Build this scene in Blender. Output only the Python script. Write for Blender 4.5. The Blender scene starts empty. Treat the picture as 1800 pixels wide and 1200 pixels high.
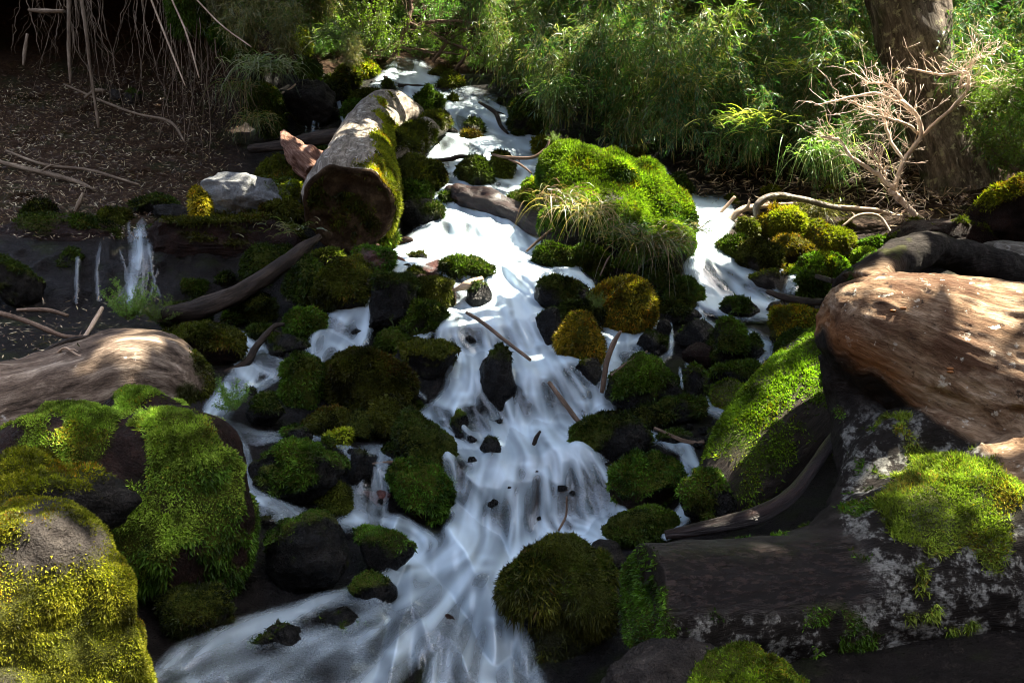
import bpy, bmesh, math
import numpy as np
from mathutils import Vector

# ------------------------------------------------------------------ camera, sky, sun, exposure
scene = bpy.context.scene
COL = scene.collection
F = 1400.0                       # focal length in photo pixels (1800 wide)
PITCH = math.radians(-8.0)
CAM = np.array([0.0, 0.0, 1.5])
FWD = np.array([0.0, math.cos(PITCH), math.sin(PITCH)])
UPV = np.array([0.0, -math.sin(PITCH), math.cos(PITCH)])
RGT = np.array([1.0, 0.0, 0.0])

cd = bpy.data.cameras.new('camera')
cam = bpy.data.objects.new('camera', cd)
COL.objects.link(cam)
cd.sensor_width = 36.0
cd.lens = 36.0 * F / 1800.0
cd.clip_end = 500.0
cd.clip_start = 0.05
cam.location = CAM
cam.rotation_euler = (math.pi / 2 + PITCH, 0, 0)
scene.camera = cam

SUN = np.array([0.50, 0.12, 0.86])
SUN /= np.linalg.norm(SUN)
world = bpy.data.worlds.new('World')
scene.world = world
world.use_nodes = True
wn = world.node_tree.nodes
sky = wn.new('ShaderNodeTexSky')
sky.sky_type = 'NISHITA'
sky.sun_disc = False
sky.sun_elevation = math.asin(SUN[2])
sky.sun_rotation = math.atan2(SUN[0], SUN[1])
bg = wn['Background']
bg.inputs['Strength'].default_value = 0.11
sky.dust_density = 4.0
sky.ozone_density = 0.6
hs = wn.new('ShaderNodeHueSaturation')
hs.inputs['Saturation'].default_value = 0.78
world.node_tree.links.new(sky.outputs[0], hs.inputs['Color'])
world.node_tree.links.new(hs.outputs[0], bg.inputs[0])
sl = bpy.data.lights.new('sun', 'SUN')
sl.energy = 5.0
sl.angle = math.radians(0.5)
sl.color = (1.0, 0.91, 0.74)
so = bpy.data.objects.new('sun', sl)
COL.objects.link(so)
so.location = (8, 2, 20)
so.rotation_euler = Vector(-SUN).to_track_quat('-Z', 'Y').to_euler()
scene.view_settings.view_transform = 'Standard'
scene.view_settings.look = 'None'
scene.view_settings.gamma = 1.0
scene.view_settings.exposure = 3.1
scene.cycles.filter_width = 1.0
scene.cycles.max_bounces = 6
scene.cycles.transparent_max_bounces = 16
scene.cycles.sample_clamp_indirect = 4.0

rng = np.random.default_rng(11)

# ------------------------------------------------------------------ numeric helpers
def P(px, py, d):
    px, py, d = np.broadcast_arrays(np.asarray(px, float), np.asarray(py, float), np.asarray(d, float))
    return CAM + d[..., None] * (FWD + RGT * ((px - 900.0) / F)[..., None] + UPV * ((600.0 - py) / F)[..., None])

def proj(V):
    q = np.asarray(V) - CAM
    d = q @ FWD
    return 900 + F * (q @ RGT) / d, 600 - F * (q @ UPV) / d, d

def _hash(i, j, k, s):
    n = (i * 374761393 + j * 668265263 + k * 2147483647 + s * 1274126177) & 0xFFFFFFFF
    n = ((n ^ (n >> 13)) * 1274126177) & 0xFFFFFFFF
    n = n ^ (n >> 16)
    return (n & 0xFFFF) / 65535.0

def vnoise(p, s=0):
    p = np.asarray(p, float)
    i = np.floor(p).astype(np.int64)
    f = p - i
    f = f * f * (3 - 2 * f)
    r = 0
    for a in (0, 1):
        wa = f[..., 0] if a else 1 - f[..., 0]
        for b in (0, 1):
            wb = f[..., 1] if b else 1 - f[..., 1]
            for c in (0, 1):
                wc = f[..., 2] if c else 1 - f[..., 2]
                r = r + wa * wb * wc * _hash(i[..., 0] + a, i[..., 1] + b, i[..., 2] + c, s)
    return r * 2 - 1

def fbm(p, s=0, o=4, g=0.5):
    p = np.asarray(p, float)
    r, a, t = 0, 1.0, 0
    for k in range(o):
        r = r + a * vnoise(p * (2.03 ** k) + 17.3 * k, s + k)
        t += a
        a *= g
    return r / t

def sstep(a, b, x):
    t = np.clip((x - a) / (b - a), 0, 1)
    return t * t * (3 - 2 * t)

def nrm(v):
    return v / (np.linalg.norm(v, axis=-1, keepdims=True) + 1e-9)

def mesh_np(name, V, Fa, mat=None, parent=None, loc=None, attrs=None, smooth=True):
    """one mesh object out of arrays; Fa is an array (n,k) or a list of such arrays"""
    V = np.asarray(V, np.float32)
    if loc is not None:
        V = V - np.asarray(loc, np.float32)
    fl = Fa if isinstance(Fa, list) else [Fa]
    fl = [np.asarray(f, np.int32) for f in fl if len(f)]
    m = bpy.data.meshes.new(name)
    m.vertices.add(len(V))
    m.vertices.foreach_set('co', V.ravel())
    nl = sum(f.size for f in fl)
    npoly = sum(len(f) for f in fl)
    m.loops.add(nl)
    m.polygons.add(npoly)
    m.loops.foreach_set('vertex_index', np.concatenate([f.ravel() for f in fl]))
    starts = []
    o = 0
    for f in fl:
        starts.append(o + np.arange(len(f)) * f.shape[1])
        o += f.size
    m.polygons.foreach_set('loop_start', np.concatenate(starts).astype(np.int32))
    m.update(calc_edges=True)
    if smooth:
        m.polygons.foreach_set('use_smooth', np.ones(npoly, bool))
    for k, a in (attrs or {}).items():
        a = np.asarray(a, np.float32)
        if a.ndim == 1:
            at = m.attributes.new(k, 'FLOAT', 'POINT')
            at.data.foreach_set('value', a)
        elif a.shape[1] == 3:
            at = m.attributes.new(k, 'FLOAT_VECTOR', 'POINT')
            at.data.foreach_set('vector', a.ravel())
    if mat:
        m.materials.append(mat)
    ob = bpy.data.objects.new(name, m)
    COL.objects.link(ob)
    if parent is not None:
        ob.parent = parent
    elif loc is not None:
        ob.location = loc
    return ob

def tag(o, label=None, cat=None, group=None, kind=None):
    if label: o['label'] = label
    if cat: o['category'] = cat
    if group: o['group'] = group
    if kind: o['kind'] = kind
    return o

def empty(name, loc, label, cat, group=None):
    o = bpy.data.objects.new(name, None)
    COL.objects.link(o)
    o.location = loc
    return tag(o, label, cat, group)

# ------------------------------------------------------------------ materials
def newmat(name):
    m = bpy.data.materials.new(name)
    m.use_nodes = True
    nt = m.node_tree
    return m, nt, nt.nodes, nt.links, nt.nodes['Principled BSDF']

def N(nt, typ, **kw):
    n = nt.nodes.new(typ)
    for k, v in kw.items():
        setattr(n, k, v)
    return n

def attr(nt, name):
    n = nt.nodes.new('ShaderNodeAttribute')
    n.attribute_name = name
    return n

def noise(nt, scale, detail=6, rough=0.6, vec=None, dist=0.0):
    n = nt.nodes.new('ShaderNodeTexNoise')
    n.inputs['Scale'].default_value = scale
    n.inputs['Detail'].default_value = detail
    n.inputs['Roughness'].default_value = rough
    n.inputs['Distortion'].default_value = dist
    if vec is not None:
        nt.links.new(vec, n.inputs['Vector'])
    return n.outputs['Fac']

def ramp(nt, fac, stops):
    r = nt.nodes.new('ShaderNodeValToRGB')
    el = r.color_ramp.elements
    while len(el) < len(stops):
        el.new(0.5)
    for e, (p, c) in zip(el, stops):
        e.position = p
        e.color = (*c, 1) if len(c) == 3 else c
    nt.links.new(fac, r.inputs[0])
    return r.outputs[0]

def g3(v):
    return (v, v, v)

def mix(nt, fac, a, b, blend='MIX'):
    m = nt.nodes.new('ShaderNodeMix')
    m.data_type = 'RGBA'
    m.blend_type = blend
    for sock, v in ((m.inputs[0], fac), (m.inputs[6], a), (m.inputs[7], b)):
        if hasattr(v, 'is_output'):
            nt.links.new(v, sock)
        elif isinstance(v, (int, float)):
            sock.default_value = v
        else:
            sock.default_value = (*v, 1)
    return m.outputs[2]

def math_(nt, op, a, b=None, clamp=False):
    m = nt.nodes.new('ShaderNodeMath')
    m.operation = op
    m.use_clamp = clamp
    for i, v in enumerate((a, b)):
        if v is None: continue
        if hasattr(v, 'is_output'):
            nt.links.new(v, m.inputs[i])
        else:
            m.inputs[i].default_value = v
    return m.outputs[0]

def bump(nt, h, strength, dist, normal=None):
    b = nt.nodes.new('ShaderNodeBump')
    b.inputs['Strength'].default_value = strength
    b.inputs['Distance'].default_value = dist
    nt.links.new(h, b.inputs['Height'])
    if normal is not None:
        nt.links.new(normal, b.inputs['Normal'])
    return b.outputs[0]

def objvec(nt, scale=None):
    t = nt.nodes.new('ShaderNodeTexCoord')
    if scale is None:
        return t.outputs['Object']
    mp = nt.nodes.new('ShaderNodeMapping')
    mp.inputs['Scale'].default_value = scale
    nt.links.new(t.outputs['Object'], mp.inputs[0])
    return mp.outputs[0]

def rock_mat(name, c0, c1, c2, rough=(0.25, 0.6), spec=0.5):
    m, nt, nodes, links, bs = newmat(name)
    v = objvec(nt)
    n1 = noise(nt, 9, 8, 0.65, v)
    n2 = noise(nt, 55, 6, 0.7, v)
    col = ramp(nt, n1, [(0.3, c0), (0.52, c1), (0.72, c2)])
    col = mix(nt, 0.55, col, ramp(nt, n2, [(0.3, g3(0.25)), (0.7, g3(1.6))]), 'MULTIPLY')
    mm = attr(nt, 'moss').outputs['Fac']
    mc = mix(nt, noise(nt, 30, 5, 0.7, v), (0.02, 0.028, 0.003), (0.10, 0.11, 0.008))
    col = mix(nt, mm, col, mc)
    links.new(col, bs.inputs['Base Color'])
    rr = ramp(nt, n2, [(0.35, g3(rough[0])), (0.65, g3(rough[1]))])
    rr = mix(nt, mm, rr, g3(0.95))
    links.new(rr, bs.inputs['Roughness'])
    bs.inputs['Specular IOR Level'].default_value = spec
    h = math_(nt, 'ADD', n1, math_(nt, 'MULTIPLY', n2, 0.35))
    n3 = noise(nt, 130, 3, 0.6, v)
    links.new(bump(nt, n3, 1.0, 0.02, bump(nt, h, 1.0, 0.09)), bs.inputs['Normal'])
    return m

M = {}
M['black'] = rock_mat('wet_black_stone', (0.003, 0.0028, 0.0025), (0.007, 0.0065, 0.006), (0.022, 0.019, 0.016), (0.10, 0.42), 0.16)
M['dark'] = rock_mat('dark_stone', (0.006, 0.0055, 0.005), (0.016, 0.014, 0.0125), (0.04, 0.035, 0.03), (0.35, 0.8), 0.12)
M['grey'] = rock_mat('grey_stone', (0.13, 0.14, 0.14), (0.24, 0.25, 0.25), (0.33, 0.33, 0.32), (0.6, 0.9), 0.3)
M['brown'] = rock_mat('brown_grey_stone', (0.012, 0.010, 0.009), (0.036, 0.030, 0.026), (0.085, 0.073, 0.062), (0.5, 0.9), 0.15)
M['red'] = rock_mat('red_stone', (0.03, 0.010, 0.007), (0.09, 0.025, 0.017), (0.2, 0.065, 0.045), (0.2, 0.5), 0.5)
M['redbrown'] = rock_mat('red_brown_stone', (0.008, 0.005, 0.004), (0.024, 0.012, 0.009), (0.055, 0.03, 0.022), (0.4, 0.85), 0.12)

def leaf_mat(name, transl=0.45, gloss=0.06, rough=0.35):
    m, nt, nodes, links, bs = newmat(name)
    nodes.remove(bs)
    out = nodes['Material Output']
    a = attr(nt, 'col').outputs['Color']
    oi = nt.nodes.new('ShaderNodeObjectInfo')
    hv = nt.nodes.new('ShaderNodeHueSaturation')
    links.new(a, hv.inputs['Color'])
    links.new(math_(nt, 'ADD', math_(nt, 'MULTIPLY', oi.outputs['Random'], 0.03), 0.485), hv.inputs['Hue'])
    links.new(math_(nt, 'ADD', math_(nt, 'MULTIPLY', oi.outputs['Random'], 0.75), 0.6), hv.inputs['Value'])
    c = hv.outputs[0]
    d = N(nt, 'ShaderNodeBsdfDiffuse'); links.new(c, d.inputs[0])
    t = N(nt, 'ShaderNodeBsdfTranslucent')
    links.new(mix(nt, 1.0, c, (1.1, 1.4, 0.5), 'MULTIPLY'), t.inputs[0])
    s1 = N(nt, 'ShaderNodeMixShader'); s1.inputs[0].default_value = transl
    links.new(d.outputs[0], s1.inputs[1]); links.new(t.outputs[0], s1.inputs[2])
    gl = N(nt, 'ShaderNodeBsdfGlossy'); gl.inputs['Roughness'].default_value = rough
    gl.inputs[0].default_value = (0.8, 0.85, 0.9, 1)
    s2 = N(nt, 'ShaderNodeMixShader'); s2.inputs[0].default_value = gloss
    links.new(s1.outputs[0], s2.inputs[1]); links.new(gl.outputs[0], s2.inputs[2])
    links.new(s2.outputs[0], out.inputs[0])
    return m

M['moss'] = leaf_mat('moss_leaf', 0.35, 0.008, 0.5)
M['leaf'] = leaf_mat('green_leaf', 0.45, 0.035, 0.4)
M['straw'] = leaf_mat('dry_straw', 0.2, 0.03, 0.5)

def wood_mat(name, c0, c1, c2, stretch=14, rough=0.75, bumpd=0.02, lichen=None, coarse=5, spec=0.1):
    """grain runs along the attribute 'grain' (x along, y around, z)"""
    m, nt, nodes, links, bs = newmat(name)
    uv = attr(nt, 'grain').outputs['Vector']
    mp = N(nt, 'ShaderNodeMapping'); links.new(uv, mp.inputs[0])
    mp.inputs['Scale'].default_value = (1.0, stretch, stretch)
    n1 = noise(nt, coarse, 8, 0.7, mp.outputs[0], 0.6)
    mp2 = N(nt, 'ShaderNodeMapping'); links.new(uv, mp2.inputs[0])
    mp2.inputs['Scale'].default_value = (3.0, stretch * 2.0, stretch * 2.0)
    n2 = noise(nt, coarse * 3, 6, 0.7, mp2.outputs[0])
    n3 = noise(nt, 4, 5, 0.65, objvec(nt))
    col = ramp(nt, n1, [(0.32, c0), (0.5, c1), (0.68, c2)])
    col = mix(nt, 0.6, col, ramp(nt, n2, [(0.3, g3(0.35)), (0.7, g3(1.5))]), 'MULTIPLY')
    col = mix(nt, 0.5, col, ramp(nt, n3, [(0.3, g3(0.45)), (0.7, g3(1.45))]), 'MULTIPLY')
    if lichen:
        n4 = noise(nt, lichen[1], 7, 0.7, objvec(nt))
        col = mix(nt, ramp(nt, n4, [(lichen[2], g3(0)), (lichen[2] + 0.06, g3(1))]), col, lichen[0])
    mm = attr(nt, 'moss').outputs['Fac']
    col = mix(nt, mm, col, (0.035, 0.045, 0.007))
    links.new(col, bs.inputs['Base Color'])
    bs.inputs['Roughness'].default_value = rough
    bs.inputs['Specular IOR Level'].default_value = spec
    h = math_(nt, 'ADD', n1, math_(nt, 'MULTIPLY', n2, 0.5))
    links.new(bump(nt, h, 1.0, bumpd), bs.inputs['Normal'])
    return m

M['bark_grey'] = wood_mat('grey_bark', (0.045, 0.038, 0.03), (0.18, 0.155, 0.125), (0.38, 0.34, 0.29), 5, 0.85, 0.03, ((0.42, 0.40, 0.35), 13, 0.56))
M['bark_dark'] = wood_mat('dark_bark', (0.01, 0.008, 0.007), (0.03, 0.022, 0.017), (0.075, 0.055, 0.042), 8, 0.5, 0.02)
M['bark_tree'] = wood_mat('tree_bark', (0.035, 0.027, 0.02), (0.14, 0.112, 0.088), (0.34, 0.285, 0.23), 4, 0.85, 0.05, ((0.36, 0.34, 0.22), 11, 0.56), 4)
M['wet_wood'] = wood_mat('wet_wood', (0.004, 0.002, 0.002), (0.014, 0.008, 0.007), (0.04, 0.022, 0.018), 10, 0.3, 0.02, None, 4, 0.35)
M['red_wood'] = wood_mat('red_rotten_wood', (0.07, 0.03, 0.02), (0.22, 0.115, 0.08), (0.5, 0.33, 0.25), 9, 0.8, 0.04)
M['pale_wood'] = wood_mat('weathered_wood', (0.02, 0.014, 0.01), (0.13, 0.095, 0.07), (0.36, 0.29, 0.22), 5, 0.8, 0.025, ((0.36, 0.34, 0.31), 16, 0.63), 4)
M['stick'] = wood_mat('dead_stick', (0.04, 0.026, 0.018), (0.12, 0.08, 0.055), (0.25, 0.18, 0.13), 6, 0.7, 0.006)
M['stick_pale'] = wood_mat('pale_stick', (0.22, 0.16, 0.11), (0.42, 0.31, 0.22), (0.6, 0.48, 0.36), 6, 0.7, 0.006)
M['bush_wood'] = wood_mat('pinkish_dead_wood', (0.45, 0.32, 0.23), (0.68, 0.54, 0.43), (0.82, 0.72, 0.62), 6, 0.7, 0.006)
M['root'] = wood_mat('earthy_root', (0.05, 0.035, 0.024), (0.13, 0.095, 0.065), (0.24, 0.185, 0.13), 6, 0.85, 0.006)
M['culm'] = wood_mat('bamboo_culm', (0.07, 0.075, 0.025), (0.15, 0.15, 0.05), (0.25, 0.23, 0.09), 6, 0.5, 0.002)
M['rot_core'] = rock_mat('rotten_core', (0.012, 0.007, 0.004), (0.06, 0.038, 0.022), (0.15, 0.10, 0.06), (0.7, 0.95), 0.05)

def ground_mat():
    m, nt, nodes, links, bs = newmat('forest_soil')
    v = objvec(nt)
    n1 = noise(nt, 3, 8, 0.65, v); n2 = noise(nt, 22, 8, 0.72, v); n3 = noise(nt, 90, 4, 0.7, v)
    soil = ramp(nt, n2, [(0.3, (0.012, 0.006, 0.003)), (0.55, (0.036, 0.019, 0.009)), (0.75, (0.085, 0.047, 0.024))])
    wet = ramp(nt, n2, [(0.3, (0.004, 0.004, 0.004)), (0.55, (0.012, 0.011, 0.011)), (0.75, (0.035, 0.03, 0.027))])
    w = attr(nt, 'wet').outputs['Fac']
    col = mix(nt, w, soil, wet)
    col = mix(nt, math_(nt, 'MULTIPLY', ramp(nt, n1, [(0.52, g3(0)), (0.62, g3(1))]), 0.6), col, (0.018, 0.024, 0.005))
    links.new(col, bs.inputs['Base Color'])
    bs.inputs['Specular IOR Level'].default_value = 0.12
    links.new(mix(nt, w, g3(0.9), ramp(nt, n3, [(0.35, g3(0.15)), (0.65, g3(0.5))])), bs.inputs['Roughness'])
    h = math_(nt, 'ADD', n2, math_(nt, 'MULTIPLY', n3, 0.4))
    links.new(bump(nt, h, 1.0, 0.05), bs.inputs['Normal'])
    return m
M['ground'] = ground_mat()

def water_mat():
    m, nt, nodes, links, bs = newmat('silky_white_water')
    nodes.remove(bs)
    out = nodes['Material Output']
    a = attr(nt, 'foam').outputs['Fac']
    d = N(nt, 'ShaderNodeBsdfDiffuse'); d.inputs[0].default_value = (0.62, 0.75, 0.83, 1)
    t = N(nt, 'ShaderNodeBsdfTranslucent'); t.inputs[0].default_value = (0.62, 0.75, 0.83, 1)
    s1 = N(nt, 'ShaderNodeMixShader'); s1.inputs[0].default_value = 0.3
    links.new(d.outputs[0], s1.inputs[1]); links.new(t.outputs[0], s1.inputs[2])
    tr = N(nt, 'ShaderNodeBsdfTransparent')
    s2 = N(nt, 'ShaderNodeMixShader')
    links.new(a, s2.inputs[0]); links.new(tr.outputs[0], s2.inputs[1]); links.new(s1.outputs[0], s2.inputs[2])
    gl = N(nt, 'ShaderNodeBsdfGlossy'); gl.inputs['Roughness'].default_value = 0.25
    s3 = N(nt, 'ShaderNodeMixShader'); s3.inputs[0].default_value = 0.04
    links.new(s2.outputs[0], s3.inputs[1]); links.new(gl.outputs[0], s3.inputs[2])
    links.new(s3.outputs[0], out.inputs[0])
    return m
M['water'] = water_mat()

def fallen_mat():
    """root end of the fallen trunk: bare weathered wood, wet cut wood and dark bark with lichen"""
    m, nt, nodes, links, bs = newmat('fallen_trunk_wood')
    uv = attr(nt, 'grain').outputs['Vector']
    mp = N(nt, 'ShaderNodeMapping'); links.new(uv, mp.inputs[0]); mp.inputs['Scale'].default_value = (1.2, 7, 7)
    mp2 = N(nt, 'ShaderNodeMapping'); links.new(uv, mp2.inputs[0]); mp2.inputs['Scale'].default_value = (2.5, 26, 26)
    v = objvec(nt)
    g1 = noise(nt, 2.4, 9, 0.7, mp.outputs[0], 0.8)
    g2 = noise(nt, 3.0, 8, 0.75, mp2.outputs[0], 0.4)
    b1 = noise(nt, 3.2, 7, 0.65, v); b2 = noise(nt, 15, 8, 0.75, v); b3 = noise(nt, 60, 6, 0.75, v)
    bare = ramp(nt, g1, [(0.3, (0.05, 0.03, 0.017)), (0.43, (0.17, 0.108, 0.064)), (0.56, (0.34, 0.25, 0.165)), (0.7, (0.58, 0.49, 0.38))])
    bare = mix(nt, 0.65, bare, ramp(nt, g2, [(0.32, g3(0.25)), (0.5, g3(1.0)), (0.7, g3(1.4))]), 'MULTIPLY')
    bare = mix(nt, 1.0, bare, (0.9, 0.84, 0.78), 'MULTIPLY')
    bare = mix(nt, ramp(nt, b1, [(0.46, g3(0)), (0.58, g3(0.8))]), bare, mix(nt, g2, (0.025, 0.012, 0.007), (0.13, 0.06, 0.032)))
    bare = mix(nt, ramp(nt, b2, [(0.60, g3(0)), (0.64, g3(0.85))]), bare, (0.025, 0.016, 0.012))
    bare = mix(nt, ramp(nt, noise(nt, 21, 5, 0.65, v), [(0.62, g3(0)), (0.65, g3(0.8))]), bare, (0.52, 0.47, 0.38))
    bare = mix(nt, attr(nt, 'orange').outputs['Fac'], bare, mix(nt, g2, (0.08, 0.03, 0.012), (0.42, 0.19, 0.07)))
    wetw = ramp(nt, g2, [(0.32, (0.002, 0.0015, 0.0015)), (0.5, (0.008, 0.005, 0.005)), (0.68, (0.045, 0.026, 0.02))])
    bark = ramp(nt, b2, [(0.3, (0.006, 0.005, 0.004)), (0.55, (0.022, 0.018, 0.015)), (0.75, (0.06, 0.05, 0.043))])
    lich = mix(nt, ramp(nt, b3, [(.35, g3(0)), (.65, g3(1))]), (0.03, 0.03, 0.027), (0.30, 0.30, 0.27))
    bark = mix(nt, math_(nt, 'MULTIPLY', ramp(nt, b2, [(0.49, g3(0)), (0.57, g3(1))]), attr(nt, 'lichen').outputs['Fac']), bark, lich)
    col = mix(nt, attr(nt, 'bare').outputs['Fac'], bark, bare)
    w = attr(nt, 'cut').outputs['Fac']
    col = mix(nt, w, col, wetw)
    links.new(math_(nt, 'ADD', math_(nt, 'MULTIPLY', w, .4), .1), bs.inputs['Specular IOR Level'])
    crk = ramp(nt, g2, [(0.33, g3(1)), (0.39, g3(0))])
    col = mix(nt, math_(nt, 'MULTIPLY', crk, .7), col, (0.012, 0.008, 0.006))
    mm = attr(nt, 'moss').outputs['Fac']
    col = mix(nt, mm, col, (0.05, 0.055, 0.01))
    links.new(col, bs.inputs['Base Color'])
    links.new(mix(nt, w, g3(0.82), ramp(nt, g2, [(0.35, g3(0.14)), (0.65, g3(0.36))])), bs.inputs['Roughness'])
    h = math_(nt, 'ADD', g2, math_(nt, 'ADD', math_(nt, 'MULTIPLY', g1, 1.2), math_(nt, 'MULTIPLY', b2, 0.6)))
    links.new(bump(nt, h, 1.0, 0.022), bs.inputs['Normal'])
    return m
M['fallen'] = fallen_mat()

# ------------------------------------------------------------------ lie of the land: depth along the view for each place
COLS = {
 -900: [(1700,1.3),(1200,1.9),(900,2.5),(700,3.2),(560,4.2),(400,5.4),(250,7.0),(100,8.0),(0,8.2),(-60,7.2),(-300,8.0),(-700,12)],
 -100: [(1700,1.5),(1200,2.2),(900,2.9),(750,3.7),(620,4.8),(560,5.8),(535,6.2),(440,6.5),(410,6.7),(390,7.0),(300,7.9),(200,8.8),(130,9.5),(40,10.1),(-10,9.6),(-40,8.6),(-100,8.5),(-300,9.6),(-700,14)],
 150: [(1700,1.6),(1200,2.4),(900,3.1),(750,3.9),(620,5.0),(560,6.0),(535,6.3),(440,6.55),(415,6.8),(390,7.1),(300,8.1),(200,9.1),(130,9.8),(50,10.3),(-5,9.8),(-35,8.8),(-100,8.7),(-300,10),(-700,15)],
 320: [(1700,1.7),(1200,2.5),(900,3.2),(780,4.0),(640,5.0),(560,6.0),(535,6.3),(440,6.6),(400,6.9),(380,7.2),(320,8.2),(230,9.2),(160,9.9),(80,10.2),(40,9.9),(10,9.0),(-80,9.2),(-300,11),(-700,17)],
 450: [(1700,1.75),(1200,2.5),(920,3.4),(780,4.1),(640,5.1),(570,5.8),(520,6.3),(440,6.6),(400,6.9),(380,7.3),(320,8.3),(250,9.4),(200,9.8),(140,9.7),(100,9.7),(0,10.8),(-200,13.5),(-700,20)],
 600: [(1700,1.8),(1200,2.5),(1000,3.3),(920,3.8),(800,4.15),(760,4.5),(640,5.0),(600,5.4),(500,5.9),(450,6.5),(400,6.9),(340,7.6),(280,8.5),(240,9.2),(160,10.2),(120,11.0),(60,11.9),(0,12.7),(-200,16),(-700,26)],
 760: [(1700,1.8),(1200,2.52),(1100,2.85),(985,3.5),(935,3.9),(810,4.12),(770,4.5),(735,4.75),(655,4.95),(620,5.3),(560,5.6),(480,6.2),(430,6.8),(400,7.1),(350,7.5),(295,8.3),(280,8.7),(240,9.0),(215,9.6),(150,10.4),(122,11.2),(60,12.0),(0,12.8),(-200,16.5),(-700,28)],
 980: [(1700,1.8),(1200,2.55),(1100,2.9),(985,3.5),(935,3.95),(800,4.12),(765,4.55),(742,4.8),(655,5.0),(620,5.3),(560,5.6),(480,6.2),(430,6.8),(400,7.1),(350,7.6),(300,8.4),(280,8.8),(240,9.3),(190,10.0),(130,11),(60,11.9),(0,12.7),(-200,16.4),(-700,28)],
 1130: [(1700,1.75),(1200,2.45),(1000,3.1),(940,3.5),(900,3.8),(800,4.15),(740,4.7),(640,5.2),(600,5.6),(560,5.95),(500,6.4),(440,7.0),(350,7.8),(300,8.6),(260,9.2),(150,10.3),(0,12.0),(-200,15.4),(-700,26)],
 1260: [(1700,1.7),(1200,2.4),(1000,3.0),(900,3.5),(800,4.1),(740,4.55),(640,5.15),(590,5.6),(545,6.1),(520,6.4),(480,6.65),(420,6.85),(400,7.2),(370,7.8),(330,8.5),(280,9.0),(150,10.2),(0,11.8),(-200,15),(-700,25)],
 1450: [(1700,1.6),(1200,2.25),(900,3.1),(740,4.3),(600,5.3),(545,5.9),(500,6.3),(440,6.9),(400,7.4),(360,8.1),(300,8.7),(150,9.9),(0,11.3),(-200,14.2),(-700,24)],
 1800: [(1700,1.5),(1200,2.1),(900,2.9),(600,4.5),(500,5.5),(430,6.3),(360,7.2),(280,8.0),(150,9.2),(0,10.6),(-200,13),(-700,22)],
 2700: [(1700,1.3),(1200,1.8),(900,2.4),(600,3.7),(400,5.2),(250,6.4),(0,8.6),(-200,10.6),(-700,18)],
}
GX = np.arange(-900, 2701, 6.0)
GY = np.arange(-700, 1701, 4.0)
_ck = sorted(COLS)
_prof = np.array([np.interp(GY, [p[0] for p in COLS[k]][::-1], [p[1] for p in COLS[k]][::-1]) for k in _ck])
_k = np.array([1, 2, 3, 2, 1.0]); _k /= _k.sum()
for _ in range(2):
    pad = np.pad(_prof, ((0, 0), (2, 2)), mode='edge')
    _prof = sum(w * pad[:, i:i + _prof.shape[1]] for i, w in enumerate(_k))
DG = np.empty((len(GY), len(GX)))
_t = np.clip(np.interp(GX, _ck, np.arange(len(_ck))), 0, len(_ck) - 1)
_i0 = np.minimum(np.floor(_t).astype(int), len(_ck) - 2)
_f = _t - _i0
_f = _f * _f * (3 - 2 * _f)
DG = (_prof[_i0] * (1 - _f)[:, None] + _prof[_i0 + 1] * _f[:, None]).T

def D(px, py):
    px = np.clip(np.asarray(px, float), GX[0], GX[-1] - 0.01); py = np.clip(np.asarray(py, float), GY[0], GY[-1] - 0.01)
    x = (px - GX[0]) / 6.0; y = (py - GY[0]) / 4.0
    i = np.floor(x).astype(int); j = np.floor(y).astype(int)
    fx = x - i; fy = y - j
    return (DG[j, i] * (1 - fx) + DG[j, i + 1] * fx) * (1 - fy) + (DG[j + 1, i] * (1 - fx) + DG[j + 1, i + 1] * fx) * fy

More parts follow.
